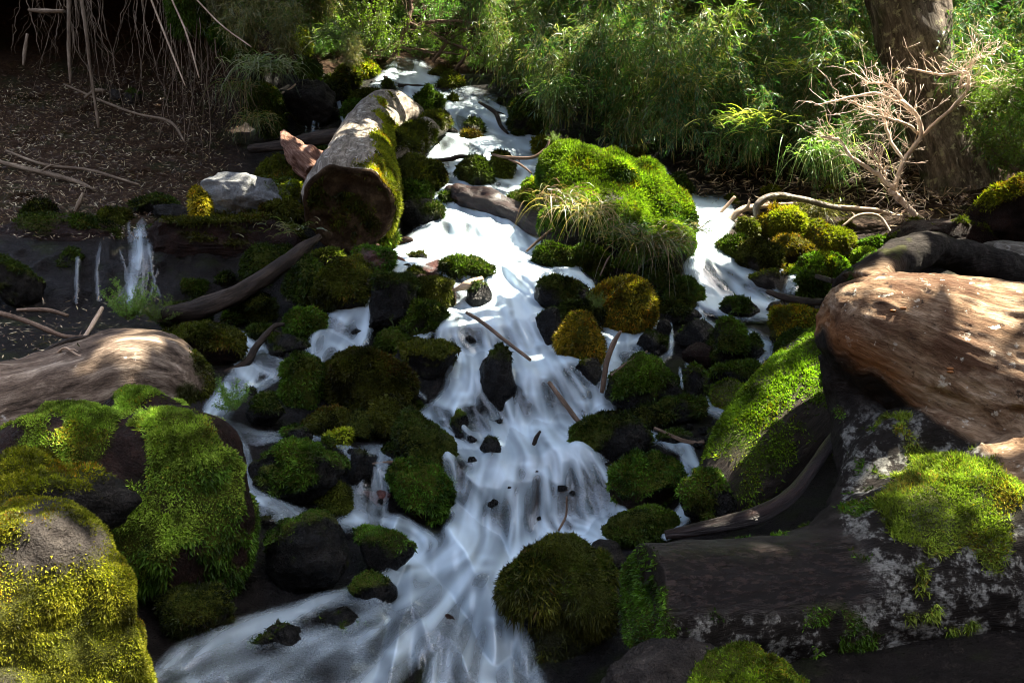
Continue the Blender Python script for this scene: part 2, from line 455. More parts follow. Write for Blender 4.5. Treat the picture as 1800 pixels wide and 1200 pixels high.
# ------------------------------------------------------------------ water: flow strokes traced over the cascade (x, y, half width), density
STROKES = [
 ([(703,128,16),(675,150,15),(658,156,8)],.7), ([(712,124,20),(700,150,20),(690,192,11)],.75),
 ([(718,128,20),(724,165,16),(716,202,10)],.85), ([(735,132,17),(775,158,17),(830,180,18),(870,200,20),(905,232,20),(940,256,18)],.8),
 ([(768,165,9),(790,182,12),(783,216,10)],.75), ([(830,182,17),(833,210,18),(848,243,16)],.7),
 ([(858,192,18),(885,222,22),(902,260,16)],.85), ([(1010,262,9),(960,274,15),(900,282,14),(850,282,10)],.9),
 ([(790,232,8),(840,250,12),(880,262,12),(940,268,12)],.7),
 ([(800,241,14),(772,262,14),(760,292,8)],.95), ([(815,241,17),(806,268,18),(800,292,10)],.8), ([(836,246,15),(850,274,17),(864,298,12)],.95),
 ([(1120,262,10),(1060,272,12),(1000,272,12)],.6),
 ([(782,290,12),(796,318,16),(812,345,14)],.9), ([(870,284,16),(858,312,10),(862,336,15),(868,362,20)],.95),
 ([(930,284,24),(922,310,22),(905,335,20),(885,362,20)],.95), ([(960,275,14),(955,300,12),(930,325,10)],.8),
 ([(790,330,12),(786,350,14),(798,380,22),(788,412,24)],.9), ([(832,365,20),(842,400,32),(830,440,32)],1.),
 ([(700,365,5),(698,385,6),(696,405,6)],.45), ([(770,352,10),(765,372,12),(775,395,14)],.6),
 ([(862,380,30),(872,420,46),(872,460,50),(884,500,48),(893,540,44),(905,575,40)],1.),
 ([(900,395,22),(930,428,32),(962,452,28),(995,474,20),(1012,488,12)],1.),
 ([(800,412,28),(752,430,24),(716,445,17),(692,450,9)],.9), ([(740,440,12),(735,452,8),(700,468,10),(672,480,8)],.5),
 ([(700,452,8),(704,472,8),(676,490,10),(648,502,14),(630,530,20),(602,560,20),(572,590,18),(552,615,13)],.72),
 ([(646,500,9),(644,540,14),(638,592,13)],.72), ([(628,590,14),(585,610,14),(560,625,12),(545,640,7)],.7), ([(560,592,12),(565,612,12),(590,610,12)],.5),
 ([(740,488,5),(745,505,5)],.5), ([(800,505,7),(812,520,8),(820,545,10)],.6), ([(866,500,14),(850,530,14),(840,556,14)],.8),
 ([(1030,505,9),(1058,538,17),(1076,570,17),(1086,600,24),(1082,640,24),(1062,680,18),(1050,722,22)],.9),
 ([(1020,490,8),(1035,500,8)],.8), ([(975,492,6),(980,520,6),(985,545,5)],.45), ([(1022,505,3),(1022,535,3)],.4),
 ([(885,540,46),(930,588,44),(972,622,34),(1012,660,28),(1042,700,28),(1052,732,22)],1.),
 ([(845,552,22),(800,562,20),(782,580,15),(776,600,9)],.85), ([(800,562,18),(798,608,24),(806,650,22)],.72), ([(760,570,9),(748,588,8),(728,590,5)],.5),
 ([(852,560,24),(852,600,20),(838,640,20),(816,690,22),(802,730,24)],.85), ([(820,650,20),(800,690,20),(790,720,18)],.7),
 ([(930,605,34),(938,660,38),(950,715,38),(958,752,28)],.8), ([(905,630,16),(905,690,16),(905,748,16)],.6), ([(990,650,22),(1010,700,24),(1030,740,20)],.8),
 ([(728,672,5),(735,690,6),(745,700,7)],.5), ([(800,702,20),(768,720,15),(745,730,10)],.75),
 ([(750,726,12),(792,736,16),(842,752,18),(880,772,16)],.8), ([(748,738,12),(772,765,15),(800,785,15),(838,798,14)],.75), ([(768,770,12),(785,800,13),(795,840,11),(798,890,9)],.4),
 ([(900,765,22),(960,774,26),(1022,758,24),(1090,745,12)],.95), ([(860,790,14),(900,782,16),(950,785,16)],.8),
 ([(900,790,28),(862,830,28),(832,880,24),(816,932,20)],.72), ([(932,790,24),(912,850,26),(905,930,24)],.72),
 ([(970,790,24),(978,850,28),(980,935,26)],.75), ([(1010,798,24),(1030,850,24),(1048,920,24)],.72), ([(1040,810,20),(1072,858,18),(1092,908,14)],.7),
 ([(800,942,18),(850,950,28),(930,950,30),(1030,938,25),(1080,930,14)],.9), ([(1098,905,10),(1070,935,14),(1030,945,16)],.7),
 ([(900,950,35),(830,966,30),(762,985,22),(716,996,14)],.85),
 ([(880,960,30),(820,1010,28),(765,1060,28),(705,1120,34),(655,1180,40),(630,1260,46)],.62),
 ([(850,1000,28),(832,1060,34),(812,1130,40),(800,1260,56)],.62), ([(870,1010,24),(880,1090,24),(902,1160,34),(935,1260,46)],.45),
 ([(745,1000,18),(700,1012,16),(645,1045,16),(565,1062,18),(482,1092,22),(402,1132,28),(332,1172,34),(270,1250,40)],.55),
 ([(720,1050,22),(640,1110,26),(560,1150,30),(500,1200,40),(450,1270,50)],.42),
 ([(745,950,10),(730,975,12),(715,985,10)],.7),
 ([(428,598,11),(440,628,17),(472,640,15),(500,645,10)],.75), ([(445,622,18),(432,660,18),(402,690,15),(376,720,15),(364,744,12)],.75), ([(498,655,7),(478,668,8),(455,682,8)],.5),
 ([(372,740,13),(402,760,15),(452,770,12),(520,766,8),(600,778,8)],.4), ([(412,768,9),(432,790,7),(440,830,7),(440,862,10),(470,890,15),(502,905,15),(562,916,11),(600,925,10)],.55),
 ([(600,782,8),(622,800,10),(632,822,8)],.4), ([(640,788,9),(672,790,9),(690,800,8)],.35), ([(676,800,9),(668,850,14),(662,905,15)],.42), ([(628,822,8),(632,862,12),(628,905,13)],.42),
 ([(690,800,6),(702,812,6),(705,830,5)],.4),
 ([(608,918,9),(660,916,13),(712,926,12),(735,955,12)],.65),
 ([(1128,286,8),(1160,310,13),(1187,350,18),(1216,385,26),(1236,402,30)],1.), ([(1262,376,24),(1242,400,28),(1236,440,26),(1250,480,34),(1272,518,28)],1.),
 ([(1200,365,18),(1240,372,20),(1272,380,16)],1.), ([(1218,470,12),(1235,500,20),(1250,525,18)],.9),
 ([(1262,482,24),(1312,505,24),(1352,530,20),(1386,546,15)],.9), ([(1298,490,12),(1302,500,12),(1310,520,14)],.8), ([(1396,488,8),(1388,508,9)],.5), ([(1365,460,5),(1372,475,5)],.4),
 ([(1155,570,9),(1122,588,9),(1092,602,11)],.85), ([(1178,568,4),(1181,600,5),(1178,622,5)],.5), ([(1225,548,8),(1240,568,7),(1262,576,5)],.55), ([(1282,560,8),(1300,570,5),(1302,585,4)],.55),
 ([(1232,572,6),(1215,560,6)],.3), ([(1150,640,8),(1180,620,4)],.3),
 ([(1322,586,10),(1345,600,10),(1332,640,9),(1318,668,8)],.55), ([(1350,604,8),(1360,640,9),(1364,672,7)],.5), ([(1258,592,4),(1248,618,4)],.3),
 ([(1210,642,5),(1226,672,7),(1240,702,11)],.7), ([(1195,648,3),(1200,690,4)],.4), ([(1205,705,8),(1240,712,10),(1280,735,11)],.55), ([(1320,680,7),(1345,690,9),(1370,695,7)],.45),
 ([(1138,632,9),(1110,660,7),(1086,700,6),(1076,725,5)],.5), ([(1120,640,9),(1095,660,8),(1070,690,10)],.7),
 ([(1090,745,10),(1120,760,8),(1150,772,9),(1190,786,9)],.5), ([(1200,770,8),(1212,812,13),(1236,860,15),(1212,890,13),(1187,920,10),(1170,940,7)],.7),
 ([(243,408,8),(241,450,9),(234,500,9),(228,532,9)],.75), ([(240,405,26),(240,470,30),(236,530,28)],.3), ([(185,420,26),(180,480,30),(178,528,28)],.14), ([(262,430,3),(268,480,3),(280,520,3)],.3), ([(212,440,2),(222,480,3),(229,527,4)],.35), ([(278,475,2),(264,525,3)],.35),
 ([(137,455,4),(134,530,4)],.42), ([(172,480,4),(176,525,4)],.28), 
 ([(705,135,20),(760,160,26),(820,190,30),(870,220,32),(920,250,26)],.6), ([(800,228,16),(860,246,22),(930,262,20),(1010,268,13)],.75),
 ([(770,272,16),(800,302,22),(830,340,24),(850,380,30)],.6), ([(900,300,30),(890,345,30),(870,385,32)],.8),
 ([(1190,345,18),(1225,385,26),(1240,430,28),(1255,490,32),(1300,525,30),(1372,545,16)],.7),
 ([(800,560,24),(850,620,42),(900,680,52),(930,740,52),(930,780,52)],.45), ([(760,430,30),(820,440,42)],.7), ([(960,460,32),(930,520,42),(930,580,42)],.6),
 ([(880,960,52),(800,1030,60),(700,1100,60),(560,1160,60),(400,1220,60)],.32), ([(880,980,50),(860,1080,70),(850,1280,100)],.32),
 ([(620,520,20),(600,580,24)],.5), ([(450,620,20),(420,670,18),(380,730,16)],.45), ([(440,880,14),(540,915,17),(700,925,16),(760,960,20)],.5),
 ([(900,800,70),(900,860,80),(905,925,80)],.4), ([(1050,745,14),(1110,755,10),(1150,765,8)],.4), ([(1100,600,20),(1120,640,14),(1090,690,16)],.4),
 ([(592,168,5),(598,192,5)],.5), ([(600,205,3),(609,226,4)],.5), ([(552,212,3),(549,242,4)],.4), ([(538,222,1.5),(538,242,2)],.3), ([(560,214,1.5),(560,240,2)],.3), ([(612,112,5),(620,128,5)],.3),
]
HOLES = [(775,262,10,18,.6),(825,262,6,10,.5),(975,670,10,30,.25),(915,850,8,40,.25),(945,870,6,45,.75),(880,870,6,40,.2),(1005,870,6,40,.3),
 (620,575,10,20,.55),(560,605,14,14,.5),(585,1090,40,25,.7),(480,1140,30,30,.6),(790,1110,26,30,.45),(880,1060,12,40,.6),(740,1120,20,40,.35),(930,1150,30,40,.5),
 (845,585,9,16,.45),(780,590,9,14,.4),(1000,690,12,30,.2),(640,870,10,14,.3),(1240,440,10,14,.12),(600,1130,30,30,.4),(800,1190,40,20,.5),(560,1180,40,20,.4),
 (905,690,4,40,.35),(930,700,4,40,.25),(850,720,14,10,.3),(870,330,6,8,.3)]
WS = 2.0
WX = np.arange(40, 1440, WS); WY = np.arange(100, 1300, WS)
wx, wy = np.meshgrid(WX, WY)
dens = np.zeros_like(wx); fx_ = np.zeros_like(wx); fy_ = np.zeros_like(wx); fw = np.zeros_like(wx) + 1e-6
for pts, de in STROKES:
    pts = np.array(pts, float)
    if pts[0, 0] < 300 and pts[0, 1] < 540: de *= .6
    elif pts[:, 2].max() >= 8: pts[:, 2] *= 1.18
    best = np.zeros_like(wx)
    for a, b in zip(pts[:-1], pts[1:]):
        mg = max(a[2], b[2]) * 1.7 + 4
        i0 = max(0, int((min(a[0], b[0]) - mg - WX[0]) / WS)); i1 = min(len(WX), int((max(a[0], b[0]) + mg - WX[0]) / WS) + 2)
        j0 = max(0, int((min(a[1], b[1]) - mg - WY[0]) / WS)); j1 = min(len(WY), int((max(a[1], b[1]) + mg - WY[0]) / WS) + 2)
        if i1 <= i0 or j1 <= j0: continue
        X = wx[j0:j1, i0:i1]; Y = wy[j0:j1, i0:i1]
        dx, dy = b[0] - a[0], b[1] - a[1]; L2 = dx * dx + dy * dy
        t = np.clip(((X - a[0]) * dx + (Y - a[1]) * dy) / L2, 0, 1)
        w = a[2] + (b[2] - a[2]) * t
        r = np.hypot(X - a[0] - t * dx, Y - a[1] - t * dy) / w
        fa = 1 - sstep(0.3, 1.5, r)
        best[j0:j1, i0:i1] = np.maximum(best[j0:j1, i0:i1], fa)
        L = math.sqrt(L2)
        sgn = 1.0 if dy > -2 else (1.0 if True else -1)
        fx_[j0:j1, i0:i1] += fa * dx / L; fy_[j0:j1, i0:i1] += fa * dy / L; fw[j0:j1, i0:i1] += fa
    dens = 1 - (1 - dens) * (1 - de * best)
for hx, hy, rx, ry, s in HOLES:
    dens *= 1 - s * np.exp(-((wx - hx) / rx) ** 2 - ((wy - hy) / ry) ** 2)
vx = fx_ / fw; vy = fy_ / fw
def blur2(a, n):
    for _ in range(n):
        p = np.pad(a, 1, mode='edge')
        a = (p[1:-1, 1:-1] * 2 + p[:-2, 1:-1] + p[2:, 1:-1] + p[1:-1, :-2] + p[1:-1, 2:]) / 6
    return a
vx = blur2(vx, 6); vy = blur2(vy + 1e-3, 6)
wmask0 = (fw > 0.01)
vn = np.hypot(vx, vy) + 1e-6
ux, uy = vx / vn, vy / vn
def lic(nz, K, h=1.0):
    H, W = nz.shape
    acc = nz.copy(); wsum = 1.0
    for sg in (1, -1):
        xi, yi = np.meshgrid(np.arange(W, dtype=float), np.arange(H, dtype=float))
        for k in range(K):
            a = np.clip(np.rint(xi).astype(int), 0, W - 1); b = np.clip(np.rint(yi).astype(int), 0, H - 1)
            xi = xi + sg * h * ux[b, a]; yi = yi + sg * h * uy[b, a]
            a = np.clip(np.rint(xi).astype(int), 0, W - 1); b = np.clip(np.rint(yi).astype(int), 0, H - 1)
            w = 0.5 + 0.5 * math.cos(math.pi * (k + 1) / (K + 1))
            acc += w * nz[b, a]
            if sg == 1: wsum += 2 * w
    return acc / wsum
def stretch(a, m):
    v = a[m]
    lo, hi = np.percentile(v, 3), np.percentile(v, 97)
    return np.clip((a - lo) / (hi - lo), 0, 1)
def step_t(x, y):
    rows = np.array([60, 120, 170, 222, 268, 300, 345, 420, 545, 628, 748, 932, 1090, 1300], float)   # where each tread begins in mid stream
    c = np.interp(y, rows, np.arange(len(rows)))
    h = np.interp(y, (rows[1:] + rows[:-1]) / 2, np.diff(rows))
    sc_ = 0.4 + 0.6 * np.clip(y / 900, 0, 1)
    c = c + 0.95 * fbm(np.stack([x / (150 * sc_), y / (400 * sc_), 0 * x], -1), 6, 2) + .16 * fbm(np.stack([x / (30 * sc_), y / (120 * sc_), 0 * x], -1), 8, 2)
    return c - np.floor(c), h
step_t_ = step_t
nz1 = rng.random(wx.shape)
nz2 = blur2(rng.random(wx.shape), 6); nz2 = stretch(nz2, wmask0)
nz3 = blur2(rng.random(wx.shape), 40); nz3 = stretch(nz3, wmask0)
L1 = stretch(lic(nz1, 30), wmask0); L2_ = stretch(lic(nz2, 34), wmask0); L3_ = stretch(lic(nz3, 34), wmask0)
streak = blur2(0.06 * L1 + 0.48 * L2_ + 0.46 * L3_, 2)
low0 = sstep(930, 1030, wy)
streak = streak * (1 - low0) + low0 * blur2(0.2 * L2_ + 0.8 * L3_, 8)
# strong streaks where the sheet is thin, almost none where it is thick
bright = np.exp(-((wx - 880) / 260) ** 2 - ((wy - 420) / 170) ** 2) + np.exp(-((wx - 1240) / 120) ** 2 - ((wy - 420) / 130) ** 2)   # sunlit reaches: extra whiteness put into the foam
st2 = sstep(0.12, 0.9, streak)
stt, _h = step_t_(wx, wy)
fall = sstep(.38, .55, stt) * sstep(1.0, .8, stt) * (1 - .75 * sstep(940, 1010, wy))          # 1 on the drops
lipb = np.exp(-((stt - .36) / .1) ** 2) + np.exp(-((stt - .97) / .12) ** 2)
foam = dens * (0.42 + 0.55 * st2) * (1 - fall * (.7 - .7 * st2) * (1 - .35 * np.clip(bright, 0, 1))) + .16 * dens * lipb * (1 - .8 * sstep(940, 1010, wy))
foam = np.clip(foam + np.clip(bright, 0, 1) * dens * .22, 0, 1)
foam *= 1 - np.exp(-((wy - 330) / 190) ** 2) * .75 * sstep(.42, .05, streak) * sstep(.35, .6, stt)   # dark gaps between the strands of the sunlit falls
foam *= sstep(0.02, 0.4, dens + (streak - 0.5) * 0.3)
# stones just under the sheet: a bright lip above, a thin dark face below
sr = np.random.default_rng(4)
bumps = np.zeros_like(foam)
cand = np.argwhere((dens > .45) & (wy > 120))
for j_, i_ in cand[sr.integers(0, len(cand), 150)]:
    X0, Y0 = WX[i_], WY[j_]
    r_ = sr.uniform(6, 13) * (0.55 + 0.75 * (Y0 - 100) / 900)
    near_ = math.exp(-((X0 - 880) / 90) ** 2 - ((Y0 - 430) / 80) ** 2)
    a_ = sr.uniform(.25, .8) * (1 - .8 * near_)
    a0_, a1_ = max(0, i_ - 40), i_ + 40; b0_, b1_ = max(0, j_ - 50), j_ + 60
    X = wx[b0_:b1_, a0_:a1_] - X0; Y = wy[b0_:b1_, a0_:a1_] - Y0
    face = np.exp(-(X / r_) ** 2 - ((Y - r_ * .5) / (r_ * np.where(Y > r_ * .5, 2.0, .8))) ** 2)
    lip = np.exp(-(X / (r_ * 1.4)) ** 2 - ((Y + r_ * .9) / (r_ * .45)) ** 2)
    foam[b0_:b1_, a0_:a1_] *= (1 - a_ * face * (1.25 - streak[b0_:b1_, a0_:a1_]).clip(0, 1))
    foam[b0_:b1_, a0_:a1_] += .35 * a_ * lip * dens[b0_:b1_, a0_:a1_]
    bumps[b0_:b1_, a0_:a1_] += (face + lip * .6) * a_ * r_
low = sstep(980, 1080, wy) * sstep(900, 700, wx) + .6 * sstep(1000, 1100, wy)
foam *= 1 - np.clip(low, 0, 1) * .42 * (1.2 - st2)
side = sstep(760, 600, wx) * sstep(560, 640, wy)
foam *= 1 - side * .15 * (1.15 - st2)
foam = np.clip(foam, 0, 1)
wetmask = blur2((dens > 0.08).astype(float), 3)
def wet_at(px, py):
    i = np.clip(np.rint((px - WX[0]) / WS).astype(int), 0, len(WX) - 1); j = np.clip(np.rint((py - WY[0]) / WS).astype(int), 0, len(WY) - 1)
    return np.where((px < WX[0]) | (px > WX[-1]) | (py < WY[0]) | (py > WY[-1]), 0, wetmask[j, i])

# the bed drops in small steps: short level treads, then near vertical falls
def DW(x, y):
    t, h = step_t(x, y)
    g = np.where(t < .4, t / .4 * .8, .8 + (t - .4) / .6 * .2)
    am = .15 + np.interp(y, [300, 480, 600], [.34, .42, .65]) * np.clip(sstep(640, 720, x) * sstep(1080, 1030, x) + sstep(480, 420, y) + sstep(560, 520, y) * sstep(1200, 1230, x), 0, 1)
    return D(x, y + (g - t - .12) * h * am)

# ------------------------------------------------------------------ ground
gx, gy = np.meshgrid(GX, GY)
gw = wet_at(gx, gy)
DGW = DG * (1 - gw) + DW(gx, gy) * gw
gp = P(gx, gy, DG)
ga = 0.22 * fbm(gp * 1.3, 3, 3) + 0.09 * fbm(gp * 5.5, 5, 3)
gv = P(gx, gy, DGW + (ga + 0.02) * (1 - 0.9 * gw) * np.clip(DG / 8, 0.25, 1.2)).reshape(-1, 3)
idx = np.arange(gx.size).reshape(gx.shape)
gf = np.stack([idx[:-1, :-1], idx[1:, :-1], idx[1:, 1:], idx[:-1, 1:]], -1).reshape(-1, 4)
near_stream = np.clip(np.exp(-((gx - 800) / 480.0) ** 2) * (gy > 130) * 1.6, 0, 1)
near_stream = np.maximum(near_stream * sstep(330, 480, gx), sstep(390, 430, gy) * 0.9)
gr = mesh_np('ground', gv, gf, M['ground'], attrs={'wet': near_stream.ravel()})
tag(gr, kind='structure')

# added unseen slope beside and behind the viewer, blocking low sky light
ha = np.radians(np.linspace(62, 302, 90)); hr = np.linspace(0, 1, 24)
hA, hR = np.meshgrid(ha, hr)
hrad = 6.5 + 8.5 * hR ** 1.1 + 0.8 * fbm(np.stack([np.cos(hA) * 3, np.sin(hA) * 3, hR * 4], -1), 2, 3)
hv = np.stack([np.sin(hA) * hrad, np.cos(hA) * hrad, -1.5 + 13.5 * hR], -1).reshape(-1, 3)
hi = np.arange(hA.size).reshape(hA.shape)
hf = np.stack([hi[:-1, :-1], hi[:-1, 1:], hi[1:, 1:], hi[1:, :-1]], -1).reshape(-1, 4)
tag(mesh_np('sky_block_slope', hv, hf, M['ground'], attrs={'wet': np.zeros(len(hv))}), kind='structure')

# ------------------------------------------------------------------ water surface
Dw = blur2(DW(wx, wy), 3)
bul = 0.012 * (L2_ - 0.5) + 0.045 * (L3_ - 0.5)
off = (0.045 + 0.05 * dens + bul * 0.8 + 0.0022 * blur2(bumps, 4)) * np.clip(Dw / 5.0, 0.5, 1.5)
wv = P(wx, wy, Dw - off)
keep = foam > 0.015
wi = np.full(wx.shape, -1)
q = keep[:-1, :-1] | keep[1:, :-1] | keep[1:, 1:] | keep[:-1, 1:]
used = np.zeros_like(keep)
used[:-1, :-1] |= q; used[1:, :-1] |= q; used[1:, 1:] |= q; used[:-1, 1:] |= q
wi[used] = np.arange(used.sum())
wf = np.stack([wi[:-1, :-1], wi[1:, :-1], wi[1:, 1:], wi[:-1, 1:]], -1)[q]
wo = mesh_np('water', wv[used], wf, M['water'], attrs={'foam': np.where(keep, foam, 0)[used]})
tag(wo, kind='structure')

# ------------------------------------------------------------------ rocks and moss
_ico = {}
def ico(n):
    if n not in _ico:
        bm = bmesh.new()
        bmesh.ops.create_icosphere(bm, subdivisions=n, radius=1.0)
        bm.verts.ensure_lookup_table()
        _ico[n] = (np.array([v.co for v in bm.verts]), np.array([[v.index for v in f.verts] for f in bm.faces]))
        bm.free()
    return _ico[n]

def vnormals(V, Fa):
    n = np.zeros_like(V)
    fn = np.cross(V[Fa[:, 1]] - V[Fa[:, 0]], V[Fa[:, 2]] - V[Fa[:, 0]])
    for k in range(Fa.shape[1]):
        np.add.at(n, Fa[:, k], fn)
    return nrm(n)

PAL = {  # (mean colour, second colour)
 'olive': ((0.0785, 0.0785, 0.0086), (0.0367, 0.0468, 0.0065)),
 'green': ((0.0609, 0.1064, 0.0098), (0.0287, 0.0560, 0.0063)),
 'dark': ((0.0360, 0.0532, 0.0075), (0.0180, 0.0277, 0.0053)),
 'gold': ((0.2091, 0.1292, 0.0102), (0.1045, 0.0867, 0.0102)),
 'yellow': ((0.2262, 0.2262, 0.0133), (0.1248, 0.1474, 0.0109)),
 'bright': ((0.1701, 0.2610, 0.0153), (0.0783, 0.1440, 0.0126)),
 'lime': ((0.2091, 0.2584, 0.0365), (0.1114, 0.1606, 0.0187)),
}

def blade_mesh(name, B, Dr, L, W, C, mat, parent, loc, droop=0.0, tri=True):
    """leaf blades: base points B, directions Dr, lengths, widths, colours"""
    n = len(B)
    side = nrm(np.cross(Dr, rng.normal(size=(n, 3)))) * W[:, None] * 0.5
    tip = B + Dr * L[:, None] - np.array([0, 0, 1.0]) * (droop * L)[:, None] if np.ndim(droop) else B + Dr * L[:, None] - np.array([0, 0, 1.0]) * droop * L[:, None]
    if tri:
        V = np.stack([B - side, B + side, tip], 1).reshape(-1, 3)
        Fa = np.arange(3 * n).reshape(n, 3)
        Cc = np.repeat(C, 3, 0)
    else:
        mid = B + Dr * (L * 0.45)[:, None]
        V = np.stack([B, mid - side, tip, mid + side], 1).reshape(-1, 3)
        Fa = np.arange(4 * n).reshape(n, 4)
        Cc = np.repeat(C, 4, 0)
    return mesh_np(name, V, Fa, mat, parent, loc, {'col': Cc}, smooth=False)

def scatter(V, Fa, mask, n, view=True):
    """n points on the triangles, weighted by area and the vertex mask"""
    a, b, c = V[Fa[:, 0]], V[Fa[:, 1]], V[Fa[:, 2]]
    cr = np.cross(b - a, c - a)
    ar = np.linalg.norm(cr, axis=1) * 0.5
    fn = nrm(cr)
    w = ar * mask[Fa].mean(1)
    if view:
        ce = (a + b + c) / 3
        fac = np.einsum('ij,ij->i', fn, nrm(CAM - ce))
        w = w * np.clip(fac * 2 + 0.9, 0.0, 1)
    if w.sum() <= 0:
        return np.zeros((0, 3)), np.zeros((0, 3)), 0
    n = int(n(w.sum())) if callable(n) else n
    if n <= 0:
        return np.zeros((0, 3)), np.zeros((0, 3)), 0
    f = rng.choice(len(Fa), n, p=w / w.sum())
    r1, r2 = rng.random(n), rng.random(n)
    s = np.sqrt(r1)
    u, v = 1 - s, s * (1 - r2)
    p = a[f] * u[:, None] + b[f] * v[:, None] + c[f] * (1 - u - v)[:, None]
    return p, fn[f], f

def add_moss(root, V, Fa, mask, loc, pal, d, dens=0.5, length=0.013, seed=0, droop=0.25, cap=60000, width=0.42, name='moss'):
    fpx = F / d
    length = max(length, 6.0 / fpx)
    p, n, f = scatter(V, Fa, mask, lambda A: min(cap, A * fpx * fpx * dens))
    if len(p) < 5:
        return None
    k = len(p)
    dirs = nrm(n * 0.55 + rng.normal(size=(k, 3)) * 0.62)
    cl_ = fbm(p * (45.0 / max(d, 2)) + seed, 11, 3)
    t = np.clip(0.5 + 0.9 * fbm(p * 9 + seed, 7, 3) + rng.normal(size=k) * 0.28, 0, 1)[:, None]
    c0, c1 = np.array(PAL[pal][0]), np.array(PAL[pal][1])
    C = c0 * t + c1 * (1 - t)
    brown = (fbm(p * 6 + 31 + seed, 9, 3) + rng.normal(size=k) * 0.2 > 0.42)[:, None]
    C = np.where(brown, C * np.array([1.25, 0.72, 0.7]), C)
    C = C * (0.6 + 0.8 * rng.random((k, 1))) * np.clip(1.0 + 1.5 * cl_, .25, 2.2)[:, None]
    L = length * (0.5 + rng.random(k)) * (1 + 0.5 * fbm(p * 7, 4, 2))
    side = np.clip(1 - n[:, 2], 0, 1.6)
    return blade_mesh(name, p - n * 0.004, dirs, L, L * width + 0.0012, C, M['moss'], root, loc, droop * side)

def moss_mask(V, Nn, cov, seed, scale=3.0, up=0.55):
    m = 0.95 * fbm(V * scale + seed * 3.1, 21 + seed % 7, 4) + up * Nn[:, 2] + (2 * cov - 1) * 1.1
    return sstep(-0.05, 0.3, m)

def rock_shape(seed, sub=4, amp=0.22, facets=7, boxy=0.0):
    V, Fa = ico(sub)
    r = np.random.default_rng(seed)
    V = V * (1 + amp * fbm(V * 1.3 + seed * 7.7, seed % 50, 3))[:, None]
    for _ in range(facets):
        n = nrm(r.normal(size=3)); o = r.uniform(0.5, 0.9)
        e = V @ n - o
        V = V - n * (np.maximum(e, 0) * r.uniform(0.7, 0.95))[:, None]
    if boxy:
        V = np.sign(V) * np.abs(V) ** (1 - boxy)
    V = V + nrm(V) * (0.07 * fbm(V * 4.5 + seed, 3, 3))[:, None]
    lo, hi = V.min(0), V.max(0)
    return (V - (lo + hi) / 2) / ((hi - lo) / 2), Fa

CLEAR = []
def rock(name, label, box, mat='black', moss=0.0, pal='green', d=None, seed=None, thick=0.85, amp=0.3, facets=8, tilt=0.0, mlen=0.013, mdens=0.5,
         cat='rock', group=None, boxy=0.0, lump=0.03, up=0.55, sink=0, bare=None, sub=None, droop=0.25, cap=60000):
    x0, y0, x1, y1 = box
    cx, cy = (x0 + x1) / 2, (y0 + y1) / 2
    hw, hh = (x1 - x0) / 2, (y1 - y0) / 2
    if moss >= .7 and pal in ('olive', 'green', 'dark'): moss *= .84
    if mat == 'black' and moss < .34 and hw > 14: moss = .34
    seed = seed if seed is not None else int(cx * 7 + cy * 13) % 9973
    if d is None:
        dc = float(D(cx, cy)); r = (hw + hh) / 2 * dc / F
        d = min(dc - 0.1 * r, float(D(cx, y1)) + 0.45 * r)
        if sink: d = dc + sink * r
    s = d / F
    if sub is None:
        sub = 5 if hw * hh > 2200 else 4
    V, Fa = rock_shape(seed, sub, amp, facets, boxy)
    if tilt:
        ca, sa = math.cos(tilt), math.sin(tilt)
        x, z = V[:, 0].copy(), V[:, 2].copy()
        V[:, 0], V[:, 2] = x * ca - z * sa, x * sa + z * ca
        V[:, 0] /= np.abs(V[:, 0]).max(); V[:, 2] /= np.abs(V[:, 2]).max()
    ce = P(cx, cy, d)
    rx, rz = hw * s, hh * s
    ry = (rx * rz) ** 0.5 * thick
    W = ce + V[:, :1] * rx * RGT + V[:, 1:2] * ry * FWD + V[:, 2:3] * rz * UPV
    Nn = vnormals(W, Fa)
    mk = moss_mask(W, Nn, moss, seed, 2.2 / max(0.15, (rx + rz) / 2) ** 0.5, up) if moss > 0 else np.zeros(len(W))
    rr = (rx + rz) / 2
    if bare:
        qx, qy, _q = proj(W)
        mk = mk * (1 - np.clip(1.5 * np.exp(-((qx - bare[0]) / bare[2]) ** 2 - ((qy - bare[1]) / bare[3]) ** 2), 0, 1) * sstep(-.45, .1, fbm(W * 9, 3, 4)))
    W = W + Nn * (rr * 0.16 * fbm(W * (0.8 / rr) + seed, 2, 5, .55))[:, None]
    W = W + Nn * (min(1, rr / .15) * .02 * (np.abs(fbm(W * 13 + seed, 5, 4)) - .2))[:, None]
    W = W + Nn * (mk * lump * (0.6 + 0.9 * fbm(W * 20 + seed, 8, 3)) * min(1, rr / 0.12))[:, None]
    ob = mesh_np(name, W, Fa, M[mat], None, ce, {'moss': mk * 0.9})
    tag(ob, label, cat, group)
    if moss > 0:
        add_moss(ob, W, Fa, mk, ce, pal, d, mdens, mlen, seed, droop, cap)
    return ob

